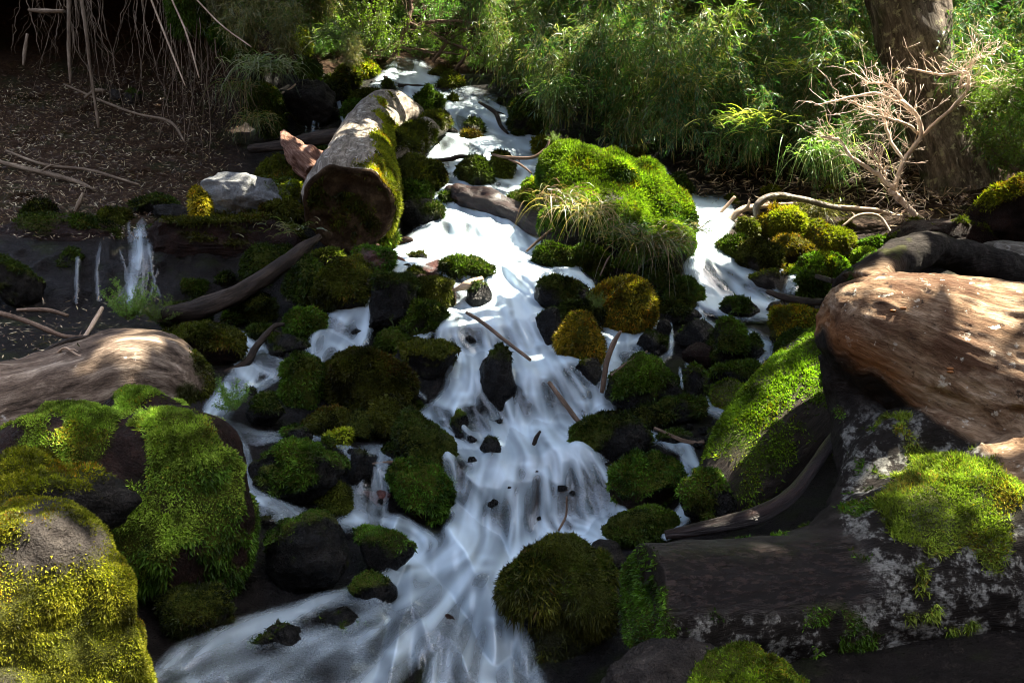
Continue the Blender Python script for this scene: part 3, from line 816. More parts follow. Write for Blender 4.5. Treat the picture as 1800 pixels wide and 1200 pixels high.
# --- rocks of the main cascade: (name, label, box, options)
R = [
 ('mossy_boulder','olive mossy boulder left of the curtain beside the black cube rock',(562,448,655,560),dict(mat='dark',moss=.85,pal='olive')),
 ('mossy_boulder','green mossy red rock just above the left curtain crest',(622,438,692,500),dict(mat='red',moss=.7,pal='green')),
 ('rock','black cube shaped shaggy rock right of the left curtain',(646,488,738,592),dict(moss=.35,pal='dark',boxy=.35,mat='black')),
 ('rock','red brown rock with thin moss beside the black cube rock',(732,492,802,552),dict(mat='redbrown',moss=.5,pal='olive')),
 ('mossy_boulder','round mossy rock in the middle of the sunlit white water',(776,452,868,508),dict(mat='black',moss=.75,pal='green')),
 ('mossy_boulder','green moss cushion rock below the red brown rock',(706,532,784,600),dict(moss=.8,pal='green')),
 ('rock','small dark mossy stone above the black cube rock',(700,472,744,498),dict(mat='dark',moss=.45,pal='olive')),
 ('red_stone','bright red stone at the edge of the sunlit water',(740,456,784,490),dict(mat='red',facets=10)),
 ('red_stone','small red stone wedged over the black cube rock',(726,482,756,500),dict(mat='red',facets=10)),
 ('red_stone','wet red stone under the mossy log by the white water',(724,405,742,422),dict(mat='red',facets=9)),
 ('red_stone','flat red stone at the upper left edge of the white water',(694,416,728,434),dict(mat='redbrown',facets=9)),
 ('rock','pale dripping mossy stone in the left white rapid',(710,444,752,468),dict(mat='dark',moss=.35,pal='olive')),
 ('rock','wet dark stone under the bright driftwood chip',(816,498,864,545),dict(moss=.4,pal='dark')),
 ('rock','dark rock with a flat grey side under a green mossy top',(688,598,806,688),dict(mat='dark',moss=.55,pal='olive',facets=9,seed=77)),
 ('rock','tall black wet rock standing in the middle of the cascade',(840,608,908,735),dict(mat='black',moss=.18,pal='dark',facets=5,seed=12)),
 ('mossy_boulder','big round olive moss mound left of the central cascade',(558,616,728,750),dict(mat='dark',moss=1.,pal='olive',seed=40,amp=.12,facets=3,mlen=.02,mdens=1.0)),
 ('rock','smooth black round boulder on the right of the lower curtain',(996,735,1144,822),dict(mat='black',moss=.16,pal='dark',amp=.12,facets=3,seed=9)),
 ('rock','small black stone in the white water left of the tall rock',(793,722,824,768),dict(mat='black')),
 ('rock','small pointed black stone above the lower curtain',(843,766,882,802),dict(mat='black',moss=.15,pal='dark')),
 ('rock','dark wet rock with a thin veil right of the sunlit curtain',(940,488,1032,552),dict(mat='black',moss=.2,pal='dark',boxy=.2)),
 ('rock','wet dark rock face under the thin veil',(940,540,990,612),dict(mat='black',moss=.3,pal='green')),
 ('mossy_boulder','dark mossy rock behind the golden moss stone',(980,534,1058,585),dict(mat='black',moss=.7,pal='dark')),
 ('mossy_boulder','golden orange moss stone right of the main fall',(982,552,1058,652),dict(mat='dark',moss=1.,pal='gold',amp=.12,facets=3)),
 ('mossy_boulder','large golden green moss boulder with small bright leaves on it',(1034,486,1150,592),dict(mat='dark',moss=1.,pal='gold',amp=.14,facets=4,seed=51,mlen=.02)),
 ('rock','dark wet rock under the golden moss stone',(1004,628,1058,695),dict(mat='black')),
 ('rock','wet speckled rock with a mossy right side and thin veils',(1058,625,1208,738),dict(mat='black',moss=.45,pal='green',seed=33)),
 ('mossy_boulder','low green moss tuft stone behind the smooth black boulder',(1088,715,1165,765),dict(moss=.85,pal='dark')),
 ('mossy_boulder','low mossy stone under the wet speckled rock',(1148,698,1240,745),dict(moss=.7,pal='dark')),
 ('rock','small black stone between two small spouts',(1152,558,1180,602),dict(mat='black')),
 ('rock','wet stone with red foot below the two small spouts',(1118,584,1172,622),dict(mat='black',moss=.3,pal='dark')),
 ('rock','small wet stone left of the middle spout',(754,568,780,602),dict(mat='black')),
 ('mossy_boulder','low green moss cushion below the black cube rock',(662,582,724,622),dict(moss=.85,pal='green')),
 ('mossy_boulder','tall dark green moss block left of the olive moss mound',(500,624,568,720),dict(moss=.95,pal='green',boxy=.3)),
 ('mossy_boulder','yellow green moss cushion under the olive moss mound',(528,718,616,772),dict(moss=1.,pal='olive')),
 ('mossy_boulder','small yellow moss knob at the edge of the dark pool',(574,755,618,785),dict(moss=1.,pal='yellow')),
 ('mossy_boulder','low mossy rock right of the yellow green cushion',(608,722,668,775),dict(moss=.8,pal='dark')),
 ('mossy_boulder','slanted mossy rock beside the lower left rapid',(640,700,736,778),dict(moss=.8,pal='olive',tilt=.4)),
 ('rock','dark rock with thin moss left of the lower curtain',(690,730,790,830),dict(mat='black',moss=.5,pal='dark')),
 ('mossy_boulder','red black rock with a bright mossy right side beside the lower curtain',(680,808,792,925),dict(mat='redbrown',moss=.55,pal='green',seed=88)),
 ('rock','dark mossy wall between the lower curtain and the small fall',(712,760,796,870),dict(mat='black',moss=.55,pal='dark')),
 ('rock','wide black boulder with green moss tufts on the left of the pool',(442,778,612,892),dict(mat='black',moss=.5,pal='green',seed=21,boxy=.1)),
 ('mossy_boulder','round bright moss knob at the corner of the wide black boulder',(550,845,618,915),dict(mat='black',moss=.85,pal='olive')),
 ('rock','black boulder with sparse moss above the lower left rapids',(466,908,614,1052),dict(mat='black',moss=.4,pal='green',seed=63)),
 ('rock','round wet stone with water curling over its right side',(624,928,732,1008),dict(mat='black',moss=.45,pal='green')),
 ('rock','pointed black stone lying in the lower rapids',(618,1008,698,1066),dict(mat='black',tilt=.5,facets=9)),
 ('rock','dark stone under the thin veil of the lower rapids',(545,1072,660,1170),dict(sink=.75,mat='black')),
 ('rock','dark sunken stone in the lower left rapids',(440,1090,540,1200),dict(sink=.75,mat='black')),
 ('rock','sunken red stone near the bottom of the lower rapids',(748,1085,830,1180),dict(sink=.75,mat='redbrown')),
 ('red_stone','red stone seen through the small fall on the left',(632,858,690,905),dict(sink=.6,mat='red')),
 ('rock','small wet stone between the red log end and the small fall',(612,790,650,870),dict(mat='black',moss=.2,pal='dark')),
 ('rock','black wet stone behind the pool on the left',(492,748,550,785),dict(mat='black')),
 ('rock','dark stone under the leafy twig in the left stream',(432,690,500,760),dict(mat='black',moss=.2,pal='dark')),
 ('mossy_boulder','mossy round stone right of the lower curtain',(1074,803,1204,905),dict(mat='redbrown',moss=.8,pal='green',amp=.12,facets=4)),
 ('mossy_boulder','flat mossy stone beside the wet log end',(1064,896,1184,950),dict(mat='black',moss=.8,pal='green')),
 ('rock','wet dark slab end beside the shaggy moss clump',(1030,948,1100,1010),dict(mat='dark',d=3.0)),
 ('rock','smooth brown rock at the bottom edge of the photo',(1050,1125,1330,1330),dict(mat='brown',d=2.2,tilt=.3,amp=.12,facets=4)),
 ('mossy_boulder','low bright green moss patch under the wet log',(1180,1150,1420,1290),dict(mat='dark',moss=.9,pal='bright',d=2.15)),
 # right branch
 ('rock','black stone with thin water at the foot of the right fall',(1268,526,1338,566),dict(mat='black',moss=.25,pal='dark')),
 ('rock','shiny dark rock with a yellow mossy top under the burl',(1352,540,1448,612),dict(mat='black',moss=.5,pal='yellow')),
 ('mossy_boulder','dark mossy stone right of the twin trickles',(1366,588,1448,665),dict(mat='black',moss=.8,pal='dark')),
 ('mossy_boulder','upright mossy stone between the small trickles',(1252,562,1312,655),dict(mat='black',moss=.7,pal='green',facets=4)),
 ('rock','broad speckled wet stone below the right fall',(1184,562,1262,612),dict(mat='black',moss=.3,pal='green')),
 ('rock','brown wet stone under the broad speckled stone',(1196,602,1274,650),dict(mat='redbrown')),
 ('mossy_boulder','bright green moss patch on a red stone in the right stream',(1250,672,1332,722),dict(mat='red',moss=.7,pal='bright')),
 ('mossy_boulder','small mossy stone beside the bright moss patch',(1325,660,1370,708),dict(mat='black',moss=.6,pal='dark')),
 ('rock','long wet dark ledge in the right stream',(1250,642,1345,682),dict(mat='black',boxy=.2)),
 ('rock','dark stone next to the bright spout on the right',(1200,640,1245,730),dict(mat='black',moss=.2,pal='green')),
 ('rock','flat wet stone at the lip of the small trickles',(1170,540,1235,572),dict(mat='black',moss=.2,pal='dark')),
 ('rock','wet stone above the right hand trickle',(1310,590,1345,640),dict(mat='black')),
 ('rock','flat dark stone in the foam below the right fall',(1345,525,1420,556),dict(mat='black')),
 ('rock','dark stone in shade above the curved root',(1150,760,1240,800),dict(mat='black',moss=.2,pal='dark',d=4.3)),
 ('rock','dark wet stone at the foot of the mossy slab',(1190,830,1300,930),dict(mat='black',moss=.35,pal='green')),
 ('rock','black stone between the mossy slab and the right stream',(1240,740,1330,800),dict(mat='black',moss=.35,pal='dark')),
 # mossy bank on the right
 ('mossy_boulder','dark green moss clump at the left foot of the mossy bank',(1264,418,1318,472),dict(mat='dark',moss=.95,pal='green')),
 ('mossy_boulder','upright olive moss knob on the mossy bank',(1300,386,1334,432),dict(mat='dark',moss=1.,pal='olive')),
 ('mossy_boulder','second upright moss knob under the mossy branch',(1326,376,1352,420),dict(mat='dark',moss=1.,pal='gold')),
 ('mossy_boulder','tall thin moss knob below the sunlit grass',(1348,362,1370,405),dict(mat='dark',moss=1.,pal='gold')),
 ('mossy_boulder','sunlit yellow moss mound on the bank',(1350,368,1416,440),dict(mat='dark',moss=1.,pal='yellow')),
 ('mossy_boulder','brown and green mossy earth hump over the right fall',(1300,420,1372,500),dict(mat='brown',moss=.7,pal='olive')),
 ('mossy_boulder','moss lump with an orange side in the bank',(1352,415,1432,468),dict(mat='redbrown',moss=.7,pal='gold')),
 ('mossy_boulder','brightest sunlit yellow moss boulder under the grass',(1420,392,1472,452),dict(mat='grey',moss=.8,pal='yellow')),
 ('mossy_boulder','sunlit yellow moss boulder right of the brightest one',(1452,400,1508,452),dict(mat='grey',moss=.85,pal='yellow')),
 ('mossy_boulder','long green moss boulder in front of the bank',(1395,448,1500,500),dict(mat='dark',moss=1.,pal='bright')),
 ('mossy_boulder','drooping green moss lump below the long moss boulder',(1400,478,1452,522),dict(mat='dark',moss=1.,pal='green')),
 ('mossy_boulder','small round moss cushion beside the burl top',(1510,418,1556,448),dict(mat='dark',moss=1.,pal='green')),
 ('mossy_boulder','flat moss cushion at the burl edge',(1500,438,1546,470),dict(mat='dark',moss=1.,pal='bright')),
 ('mossy_boulder','tiny moss cushion behind the burl root',(1546,412,1580,435),dict(mat='dark',moss=.9,pal='yellow')),
 ('rock','brown bank stone below the mossy earth hump',(1310,478,1392,520),dict(mat='brown',moss=.4,pal='olive')),
 ('mossy_boulder','dark moss stone under the overhang of the mossy boulder',(1165,492,1236,548),dict(mat='black',moss=.9,pal='dark')),
 ('mossy_boulder','low mossy stone at the foot of the overhang',(1160,525,1222,552),dict(mat='dark',moss=.9,pal='olive')),
 ('mossy_boulder','shaded moss cushion right of the sunlit curtain',(940,430,1010,480),dict(mat='dark',moss=.95,pal='green')),
 ('mossy_boulder','shaded moss cushion under the hanging grass',(1000,428,1075,492),dict(mat='dark',moss=.95,pal='green')),
 ('mossy_boulder','dark moss stone in the shade behind the golden boulder',(1125,470,1185,535),dict(mat='black',moss=.7,pal='dark')),
 # upper cascade
 ('mossy_boulder','big olive mossy rock right of the cut log',(690,276,782,345),dict(mat='black',moss=.8,pal='olive')),
 ('mossy_boulder','flat green mossy rock below the olive rock by the cut log',(688,318,762,366),dict(mat='dark',moss=.8,pal='green')),
 ('rock','wet dark rock with a thin veil beside the cut log',(698,346,780,410),dict(mat='black',moss=.15,pal='dark')),
 ('mossy_boulder','dark green mossy rock in the upper rapids',(804,276,862,338),dict(mat='black',moss=.8,pal='dark')),
 ('mossy_boulder','small speckled mossy rock split by the upper white water',(863,268,902,322),dict(mat='redbrown',moss=.6,pal='olive')),
 ('mossy_boulder','small yellow moss cap between two upper falls',(812,230,846,256),dict(mat='dark',moss=1.,pal='gold')),
 ('rock','dark wet stone above the yellow moss cap',(814,210,850,246),dict(mat='black',moss=.3,pal='dark')),
 ('rock','small dark stone left of the yellow moss cap',(778,222,806,242),dict(mat='black')),
 ('mossy_boulder','pointed green mossy pinnacle in the top fall',(738,148,760,208),dict(lump=.008,mlen=.01,mat='dark',moss=.95,pal='green')),
 ('mossy_boulder','short mossy stone left of the pinnacle',(728,166,742,200),dict(lump=.008,mat='black',moss=.8,pal='dark')),
 ('mossy_boulder','short mossy stone right of the pinnacle',(761,164,780,200),dict(lump=.008,mat='black',moss=.8,pal='dark')),
 ('rock','dark stone splitting the top left fall',(670,144,694,168),dict(mat='black',moss=.4,pal='dark')),
 ('rock','small dark stone on the crest of the top fall',(650,142,664,154),dict(mat='black')),
 ('mossy_boulder','small pointed mossy stone on the right edge of the top fall',(788,166,804,186),dict(mat='black',moss=.7,pal='olive')),
 ('mossy_boulder','dark stone under the dark wet log',(774,338,825,365),dict(mat='black',moss=.6,pal='green')),
 ('mossy_boulder','mossy stone between the dark wet log and the mossy boulder',(895,338,945,372),dict(mat='black',moss=.8,pal='green')),
 ('mossy_boulder','small yellow moss stone left of the mossy boulder',(918,312,955,352),dict(mat='dark',moss=.95,pal='bright')),
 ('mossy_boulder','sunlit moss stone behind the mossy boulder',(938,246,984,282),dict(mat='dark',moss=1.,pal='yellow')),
 ('mossy_boulder','bright moss stone under the cut log beside the red stones',(632,378,696,440),dict(mat='brown',moss=.9,pal='bright')),
 ('mossy_boulder','mossy brown stone under the long stick tip',(548,438,612,470),dict(mat='redbrown',moss=.5,pal='olive')),
 ('mossy_boulder','dark mossy rock wall above the small left stream',(498,455,578,545),dict(mat='black',moss=.6,pal='dark')),
 ('mossy_boulder','green moss cushion beside the lower left curtain',(502,546,572,596),dict(mat='dark',moss=1.,pal='green')),
 ('rock','wet black stones pile below the green moss cushion',(470,585,530,625),dict(mat='black')),
 ('mossy_boulder','dark moss lump under the long stick',(400,520,480,570),dict(mat='dark',moss=.9,pal='dark')),
 ('mossy_boulder','olive moss boulder right of the weathered stump',(292,572,424,652),dict(mat='redbrown',moss=.8,pal='olive',seed=19)),
 ('mossy_boulder','flat dark moss patch behind the olive moss boulder',(282,535,360,585),dict(mat='dark',moss=.9,pal='dark')),
 ('grey_rock','pale grey flat topped boulder left of the cut log',(360,306,506,392),dict(mat='grey',moss=.32,pal='olive',facets=9,seed=5,up=-.45,boxy=.15)),
 ('mossy_boulder','round yellow moss stone between the grey boulder and the cut log',(484,322,536,378),dict(mat='grey',moss=.75,pal='yellow')),
 ('mossy_boulder','orange moss edge stone at the left foot of the grey boulder',(338,334,372,396),dict(mat='dark',moss=.8,pal='gold')),
 ('mossy_boulder','mossy stone under the grey boulder',(460,360,535,402),dict(mat='dark',moss=.85,pal='olive')),
 ('mossy_boulder','moss mound under the red broken stump',(456,276,530,330),dict(mat='dark',moss=.9,pal='olive')),
 ('mossy_boulder','small green moss stone behind the red broken stump',(546,256,582,284),dict(mat='dark',moss=.95,pal='green')),
 ('rock','big black rock face above the upper left trickle',(494,138,592,232),dict(mat='dark',moss=.15,pal='green',seed=31)),
 ('rock','dark stone lip beside the upper left trickle',(566,188,600,212),dict(mat='dark')),
 ('mossy_boulder','mossy boulder at the top of the left bank',(512,110,562,142),dict(mat='dark',moss=.95,pal='dark')),
 ('mossy_boulder','yellow moss boulder left of the top fall',(616,158,680,200),dict(mat='dark',moss=.9,pal='olive')),
 ('mossy_boulder','dark moss boulder behind the upper log end',(600,178,650,212),dict(mat='dark',moss=.85,pal='green')),
 ('mossy_boulder','sunlit moss rock beside the top fall crest',(626,108,664,138),dict(mat='dark',moss=.95,pal='yellow')),
 ('mossy_boulder','moss stone left of the sunlit one at the crest',(584,118,630,160),dict(mat='dark',moss=.9,pal='olive')),
 ('mossy_boulder','shaded moss stone in the gap behind the crest',(560,150,612,190),dict(mat='dark',moss=.8,pal='dark')),
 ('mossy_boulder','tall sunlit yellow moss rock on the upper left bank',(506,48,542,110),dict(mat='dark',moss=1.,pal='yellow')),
 ('mossy_boulder','dark moss stone right of the top fall',(758,118,795,140),dict(mat='dark',moss=.8,pal='olive')),
 ('mossy_boulder','dark moss rock under the bushes right of the top fall',(770,130,815,165),dict(mat='dark',moss=.7,pal='olive')),
 ('mossy_boulder','moss covered slope rock under the bamboo',(895,175,960,250),dict(mat='dark',moss=.8,pal='dark')),
 ('mossy_boulder','shaded mossy rock behind the mossy boulder crest',(1060,262,1130,300),dict(mat='dark',moss=.85,pal='olive')),
 ('mossy_boulder','moss stone beside the upper right stream',(1170,305,1215,345),dict(mat='dark',moss=.8,pal='dark')),
 # left bank below the earth slope
 ('mossy_boulder','mossy overhanging turf edge at the top between the pale canes',(292,-20,362,62),dict(mat='dark',moss=.9,pal='green',d=8.75,droop=.6)),
 ('mossy_boulder','mossy turf edge under the rightmost pale cane',(372,30,446,100),dict(mat='dark',moss=.9,pal='green',d=8.85,droop=.6)),
 ('mossy_boulder','mossy turf lip at the right end of the root hollow',(430,150,500,240),dict(mat='dark',moss=.85,pal='dark',d=9.3,droop=.6)),
 ('mossy_boulder','dark mossy stone at the far left above the ledge',(45,352,95,395),dict(mat='dark',moss=.8,pal='dark')),
 ('mossy_boulder','mossy stone on the ledge left of the thin falls',(175,368,230,400),dict(mat='dark',moss=.85,pal='olive')),
 ('mossy_boulder','low mossy stone on the ledge above the main thin fall',(118,384,182,412),dict(mat='dark',moss=.7,pal='dark')),
 ('mossy_boulder','long mossy stone below the earth slope',(232,345,312,378),dict(mat='dark',moss=.6,pal='dark')),
 ('rock','grey wet stone on the ledge right of the thin falls',(270,360,345,392),dict(mat='dark')),
 ('rock','pale stone half buried in the dark bank',(192,158,214,178),dict(mat='brown')),
 ('rock','larger half buried stone right of the pale one',(216,160,248,186),dict(mat='brown',moss=.3,pal='dark')),
 # ledge faces
 ('rock_ledge','long brown rock ledge carrying the thin left falls',(-60,388,370,470),dict(mat='redbrown',moss=.25,pal='dark',d=7.06,thick=.6,boxy=.3,seed=101,cat='rock ledge')),
 ('rock_ledge','brown overhanging ledge between the thin falls and the cut log',(230,384,545,470),dict(mat='redbrown',moss=.35,pal='olive',d=6.85,thick=.9,boxy=.3,seed=103,cat='rock ledge')),
 ('rock','wet dark mossy block under the left end of the ledge',(-40,448,62,545),dict(mat='dark',moss=.5,pal='dark')),
 ('rock','wet black rock face behind the thin left falls',(95,440,215,545),dict(mat='black',moss=.4,pal='dark',facets=10,d=6.75)),
 ('rock','wet black rock bulge right of the main thin fall',(250,440,345,530),dict(mat='black',moss=.5,pal='dark',facets=10,d=6.75)),
 ('rock','dark mossy rock deep in the hollow under the ledge',(330,450,430,520),dict(mat='black',moss=.5,pal='dark',d=6.7)),
 ('mossy_boulder','mossy dripping rock below the cut log',(425,430,520,520),dict(mat='black',moss=.75,pal='dark',d=6.55)),
 # big near boulders on the left
 ('rock','dark craggy boulder at the left edge between two mossy ones',(-120,806,224,1010),dict(mat='dark',moss=.28,pal='yellow',d=2.42,seed=41,facets=10)),
 ('mossy_boulder','sunlit yellow moss boulder in the lower left corner',(-330,886,272,1420),dict(mat='brown',moss=.62,pal='yellow',d=2.2,seed=56,amp=.3,facets=12,mlen=.007,mdens=2.2,up=.1,lump=.014,cap=420000,sub=6,bare=(30,930,230,95))),
 ('mossy_boulder','shaded moss clump beside the lower left rapids',(285,1035,400,1130),dict(mat='dark',moss=.9,pal='dark',d=2.75)),
]
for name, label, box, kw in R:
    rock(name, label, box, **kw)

# --- filler stones along the stream: nothing tells these apart
def filler(n, region, size, label, group, mat, moss, pal, lo=-1, hi=.25):
    k = 0
    tries = 0
    while k < n and tries < n * 20:
        tries += 1
        x = rng.uniform(region[0], region[2]); y = rng.uniform(region[1], region[3])
        ds = dens[int(np.clip((y - WY[0]) / WS, 0, len(WY) - 1)), int(np.clip((x - WX[0]) / WS, 0, len(WX) - 1))]
        if ds > hi or ds < lo: continue
        w = rng.uniform(*size); h = w * rng.uniform(0.55, 0.9)
        kd = dict(d=float(DW(np.array(x), np.array(y))) - .07 * float(D(x, y)) / 5) if lo > 0 else {}
        rock('wet_stone' if moss < .5 else 'mossy_stone', label, (x - w, y - h, x + w, y + h), mat=mat, moss=moss, pal=pal, group=group, sub=3, cat='stone', seed=int(rng.integers(9000)), mdens=.7, **kd)
        k += 1
filler(70, (420, 560, 1000, 940), (6, 19), 'small wet black stone among the mossy rocks left of the cascade', 'small wet stones left of the cascade', 'black', .25, 'dark')
filler(60, (1060, 560, 1380, 800), (6, 15), 'small wet black stone among the trickles right of the cascade', 'small wet stones among the right trickles', 'black', .2, 'dark')
filler(16, (560, 130, 700, 260), (8, 16), 'small dark mossy stone on the slope left of the top fall', 'mossy stones left of the top fall', 'dark', .8, 'olive')
filler(14, (290, 480, 520, 600), (10, 22), 'small dark mossy stone in the shade under the long stick', 'mossy stones under the long stick', 'dark', .8, 'dark')
filler(14, (1240, 330, 1520, 520), (8, 18), 'small yellow green moss cushion on the right bank', 'moss cushions on the right bank', 'dark', .9, 'yellow')
filler(10, (660, 590, 800, 720), (9, 16), 'small reddish stone between the mossy rocks by the middle fall', 'reddish stones by the middle fall', 'redbrown', .2, 'olive')

filler(34, (560, 450, 1090, 960), (5, 11), 'small black stone breaking the white water of the cascade', 'black stones in the white water', 'black', .1, 'dark', .3, .8)
filler(12, (640, 140, 960, 340), (4, 8), 'small dark stone in the water of the upper falls', 'dark stones in the upper falls', 'black', .3, 'dark', .3, .8)

# ------------------------------------------------------------------ unions of lobes, remeshed into one skin
def remesh_union(parts, voxel, smooth_iter=6):
    """parts: list of (V, F); returns one welded skin as arrays"""
    off = 0; VV = []; bm = bmesh.new()
    for V, Fa in parts:
        vs = [bm.verts.new(v) for v in V]
        for f in Fa:
            try: bm.faces.new([vs[i] for i in f])
            except ValueError: pass
    m = bpy.data.meshes.new('tmp'); bm.to_mesh(m); bm.free()
    o = bpy.data.objects.new('tmp', m); COL.objects.link(o)
    md = o.modifiers.new('r', 'REMESH'); md.mode = 'VOXEL'; md.voxel_size = voxel
    sm = o.modifiers.new('s', 'SMOOTH'); sm.iterations = smooth_iter; sm.factor = 0.5
    tr = o.modifiers.new('t', 'TRIANGULATE')
    dg = bpy.context.evaluated_depsgraph_get()
    ev = o.evaluated_get(dg); me = ev.to_mesh()
    V = np.empty(len(me.vertices) * 3, np.float32); me.vertices.foreach_get('co', V)
    Fa = np.empty(len(me.loops), np.int32); me.loops.foreach_get('vertex_index', Fa)
    V = V.reshape(-1, 3).astype(float); Fa = Fa.reshape(-1, 3)
    ev.to_mesh_clear()
    bpy.data.objects.remove(o); bpy.data.meshes.remove(m)
    return V, Fa

def lobe(px, py, rx, ry, d, thick=0.9, seed=0, sub=3, amp=.15):
    V, Fa = rock_shape(seed, sub, amp, 3)
    s = d / F
    return P(px, py, d) + V[:, :1] * rx * s * RGT + V[:, 1:2] * (rx * ry) ** .5 * s * thick * FWD + V[:, 2:3] * ry * s * UPV, Fa

# --- the big mossy boulder in mid stream
V, Fa = remesh_union([lobe(1012, 305, 66, 55, 7.1, .9, 1), lobe(1070, 335, 88, 72, 7.0, .9, 2), lobe(1132, 345, 46, 62, 7.15, .9, 3),
                      lobe(1165, 400, 52, 66, 7.1, .9, 4), lobe(1050, 405, 108, 78, 6.75, .9, 5), lobe(1150, 440, 70, 50, 6.75, .9, 6), lobe(985, 400, 40, 62, 6.8, .9, 7), lobe(1090, 475, 115, 65, 7.0, .8, 8), lobe(1040, 340, 90, 80, 7.0, .9, 9), lobe(1120, 390, 85, 80, 7.0, .9, 10)], 0.026, 16)
Nn = vnormals(V, Fa)
V = V + Nn * (0.07 * fbm(V * 2.6, 5, 5, .55))[:, None]
bx, by, bd = proj(V)
mk = moss_mask(V, Nn, .6, 5, 2.6, .6)
mk *= 1 - 0.9 * np.exp(-((bx - 1075) / 36) ** 2 - ((by - 345) / 16) ** 2) - 0.0
mk = np.maximum(mk, sstep(0.35, 0.6, Nn[:, 2]) * (1 - np.exp(-((bx - 1075) / 30) ** 2 - ((by - 350) / 10) ** 2)))
V = V + Nn * (mk * 0.025 * (0.6 + fbm(V * 10, 8, 3)))[:, None]
c0 = P(1065, 400, 7.0)
bo = mesh_np('mossy_boulder', V, Fa, M['dark'], None, c0, {'moss': mk * .9})
tag(bo, 'huge mossy boulder with hanging grass between the main and right falls', 'boulder')
top = mk * sstep(0.1, 0.45, Nn[:, 2])
add_moss(bo, V, Fa, top, c0, 'bright', 7.0, .7, .02, 3, .1, 60000)
add_moss(bo, V, Fa, mk * (1 - sstep(0.1, 0.45, Nn[:, 2])), c0, 'green', 7.0, .9, .03, 4, .5, 60000)

# --- near mossy boulder on the left
V, Fa = remesh_union([lobe(140, 800, 150, 92, 2.95, .9, 11), lobe(300, 800, 125, 90, 2.95, .9, 12), lobe(345, 900, 98, 170, 2.95, .9, 13),
                      lobe(230, 930, 165, 190, 3.0, .8, 14), lobe(240, 735, 90, 52, 3.1, .8, 15), lobe(60, 850, 140, 100, 2.9, .8, 16)], 0.014, 5)
Nn = vnormals(V, Fa)
V = V + Nn * (0.035 * fbm(V * 5, 15, 4))[:, None]
bx, by, bd = proj(V)
mk = sstep(-.05, .2, fbm(V * 5.5 + 9, 23, 4) * 1.25 + .3 * Nn[:, 2] - .16 - 0.8 * np.exp(-((bx - 215) / 45) ** 2 - ((by - 780) / 50) ** 2))
lowm = sstep(960, 1010, by)
mk = mk * (1 - .5 * lowm)
V = V + Nn * (mk * 0.016 * (0.6 + fbm(V * 18, 8, 3)))[:, None]
c0 = P(230, 900, 2.95)
bo = mesh_np('mossy_boulder', V, Fa, M['redbrown'], None, c0, {'moss': mk * .8})
tag(bo, 'large red brown boulder with lime moss patches in front of the weathered stump', 'boulder')
tp = sstep(-.15, .3, Nn[:, 2])
add_moss(bo, V, Fa, mk * tp, c0, 'lime', 2.9, 1.1, .009, 3, .2, 130000)
add_moss(bo, V, Fa, mk * (1 - tp), c0, 'green', 2.9, .4, .018, 4, .6, 40000)

# --- shaggy moss clump at the front of the stream
V, Fa = remesh_union([lobe(980, 985, 62, 46, 2.85, .9, 31, 3, .3), lobe(938, 1035, 58, 62, 2.8, .9, 32, 3, .3), lobe(1015, 1045, 62, 72, 2.8, .9, 33, 3, .3), lobe(985, 1105, 72, 70, 2.85, .9, 34, 3, .3), lobe(1050, 1005, 26, 36, 2.9, .9, 35)], 0.010, 4)
Nn = vnormals(V, Fa)
V = V + Nn * (0.03 * fbm(V * 9, 15, 4))[:, None]
bx, by, bd = proj(V)
mk = sstep(-.35, .05, fbm(V * 7 + 2, 43, 4) + .25 * Nn[:, 2]) * (1 - .8 * sstep(1075, 1130, by))
V = V + Nn * (mk * 0.015 * (0.6 + fbm(V * 22, 8, 3)))[:, None]
c0 = P(975, 1050, 2.8)
bo = mesh_np('mossy_boulder', V, Fa, M['black'], None, c0, {'moss': mk * .8})
tag(bo, 'big shaggy olive moss clump at the front of the stream', 'boulder')
add_moss(bo, V, Fa, mk * sstep(-.1, .4, Nn[:, 2]), c0, 'green', 2.8, .6, .012, 3, .2, 60000)
add_moss(bo, V, Fa, mk * (1 - .5 * sstep(-.1, .4, Nn[:, 2])), c0, 'olive', 2.8, .5, .022, 4, .7, 60000, .22)

# ------------------------------------------------------------------ tubes: logs, sticks, roots, branches
def catmull(p, n):
    p = np.asarray(p, float)
    if len(p) == 2:
        t = np.linspace(0, 1, n)[:, None]
        return p[0] * (1 - t) + p[1] * t
    q = np.vstack([2 * p[0] - p[1], p, 2 * p[-1] - p[-2]])
    out = []
    for x in np.linspace(0, len(p) - 1 - 1e-6, n):
        i = int(x); t = x - i
        a, b, c, d = q[i], q[i + 1], q[i + 2], q[i + 3]
        out.append(0.5 * ((2 * b) + (c - a) * t + (2 * a - 5 * b + 4 * c - d) * t * t + (3 * b - a - 3 * c + d) * t ** 3))
    return np.array(out)

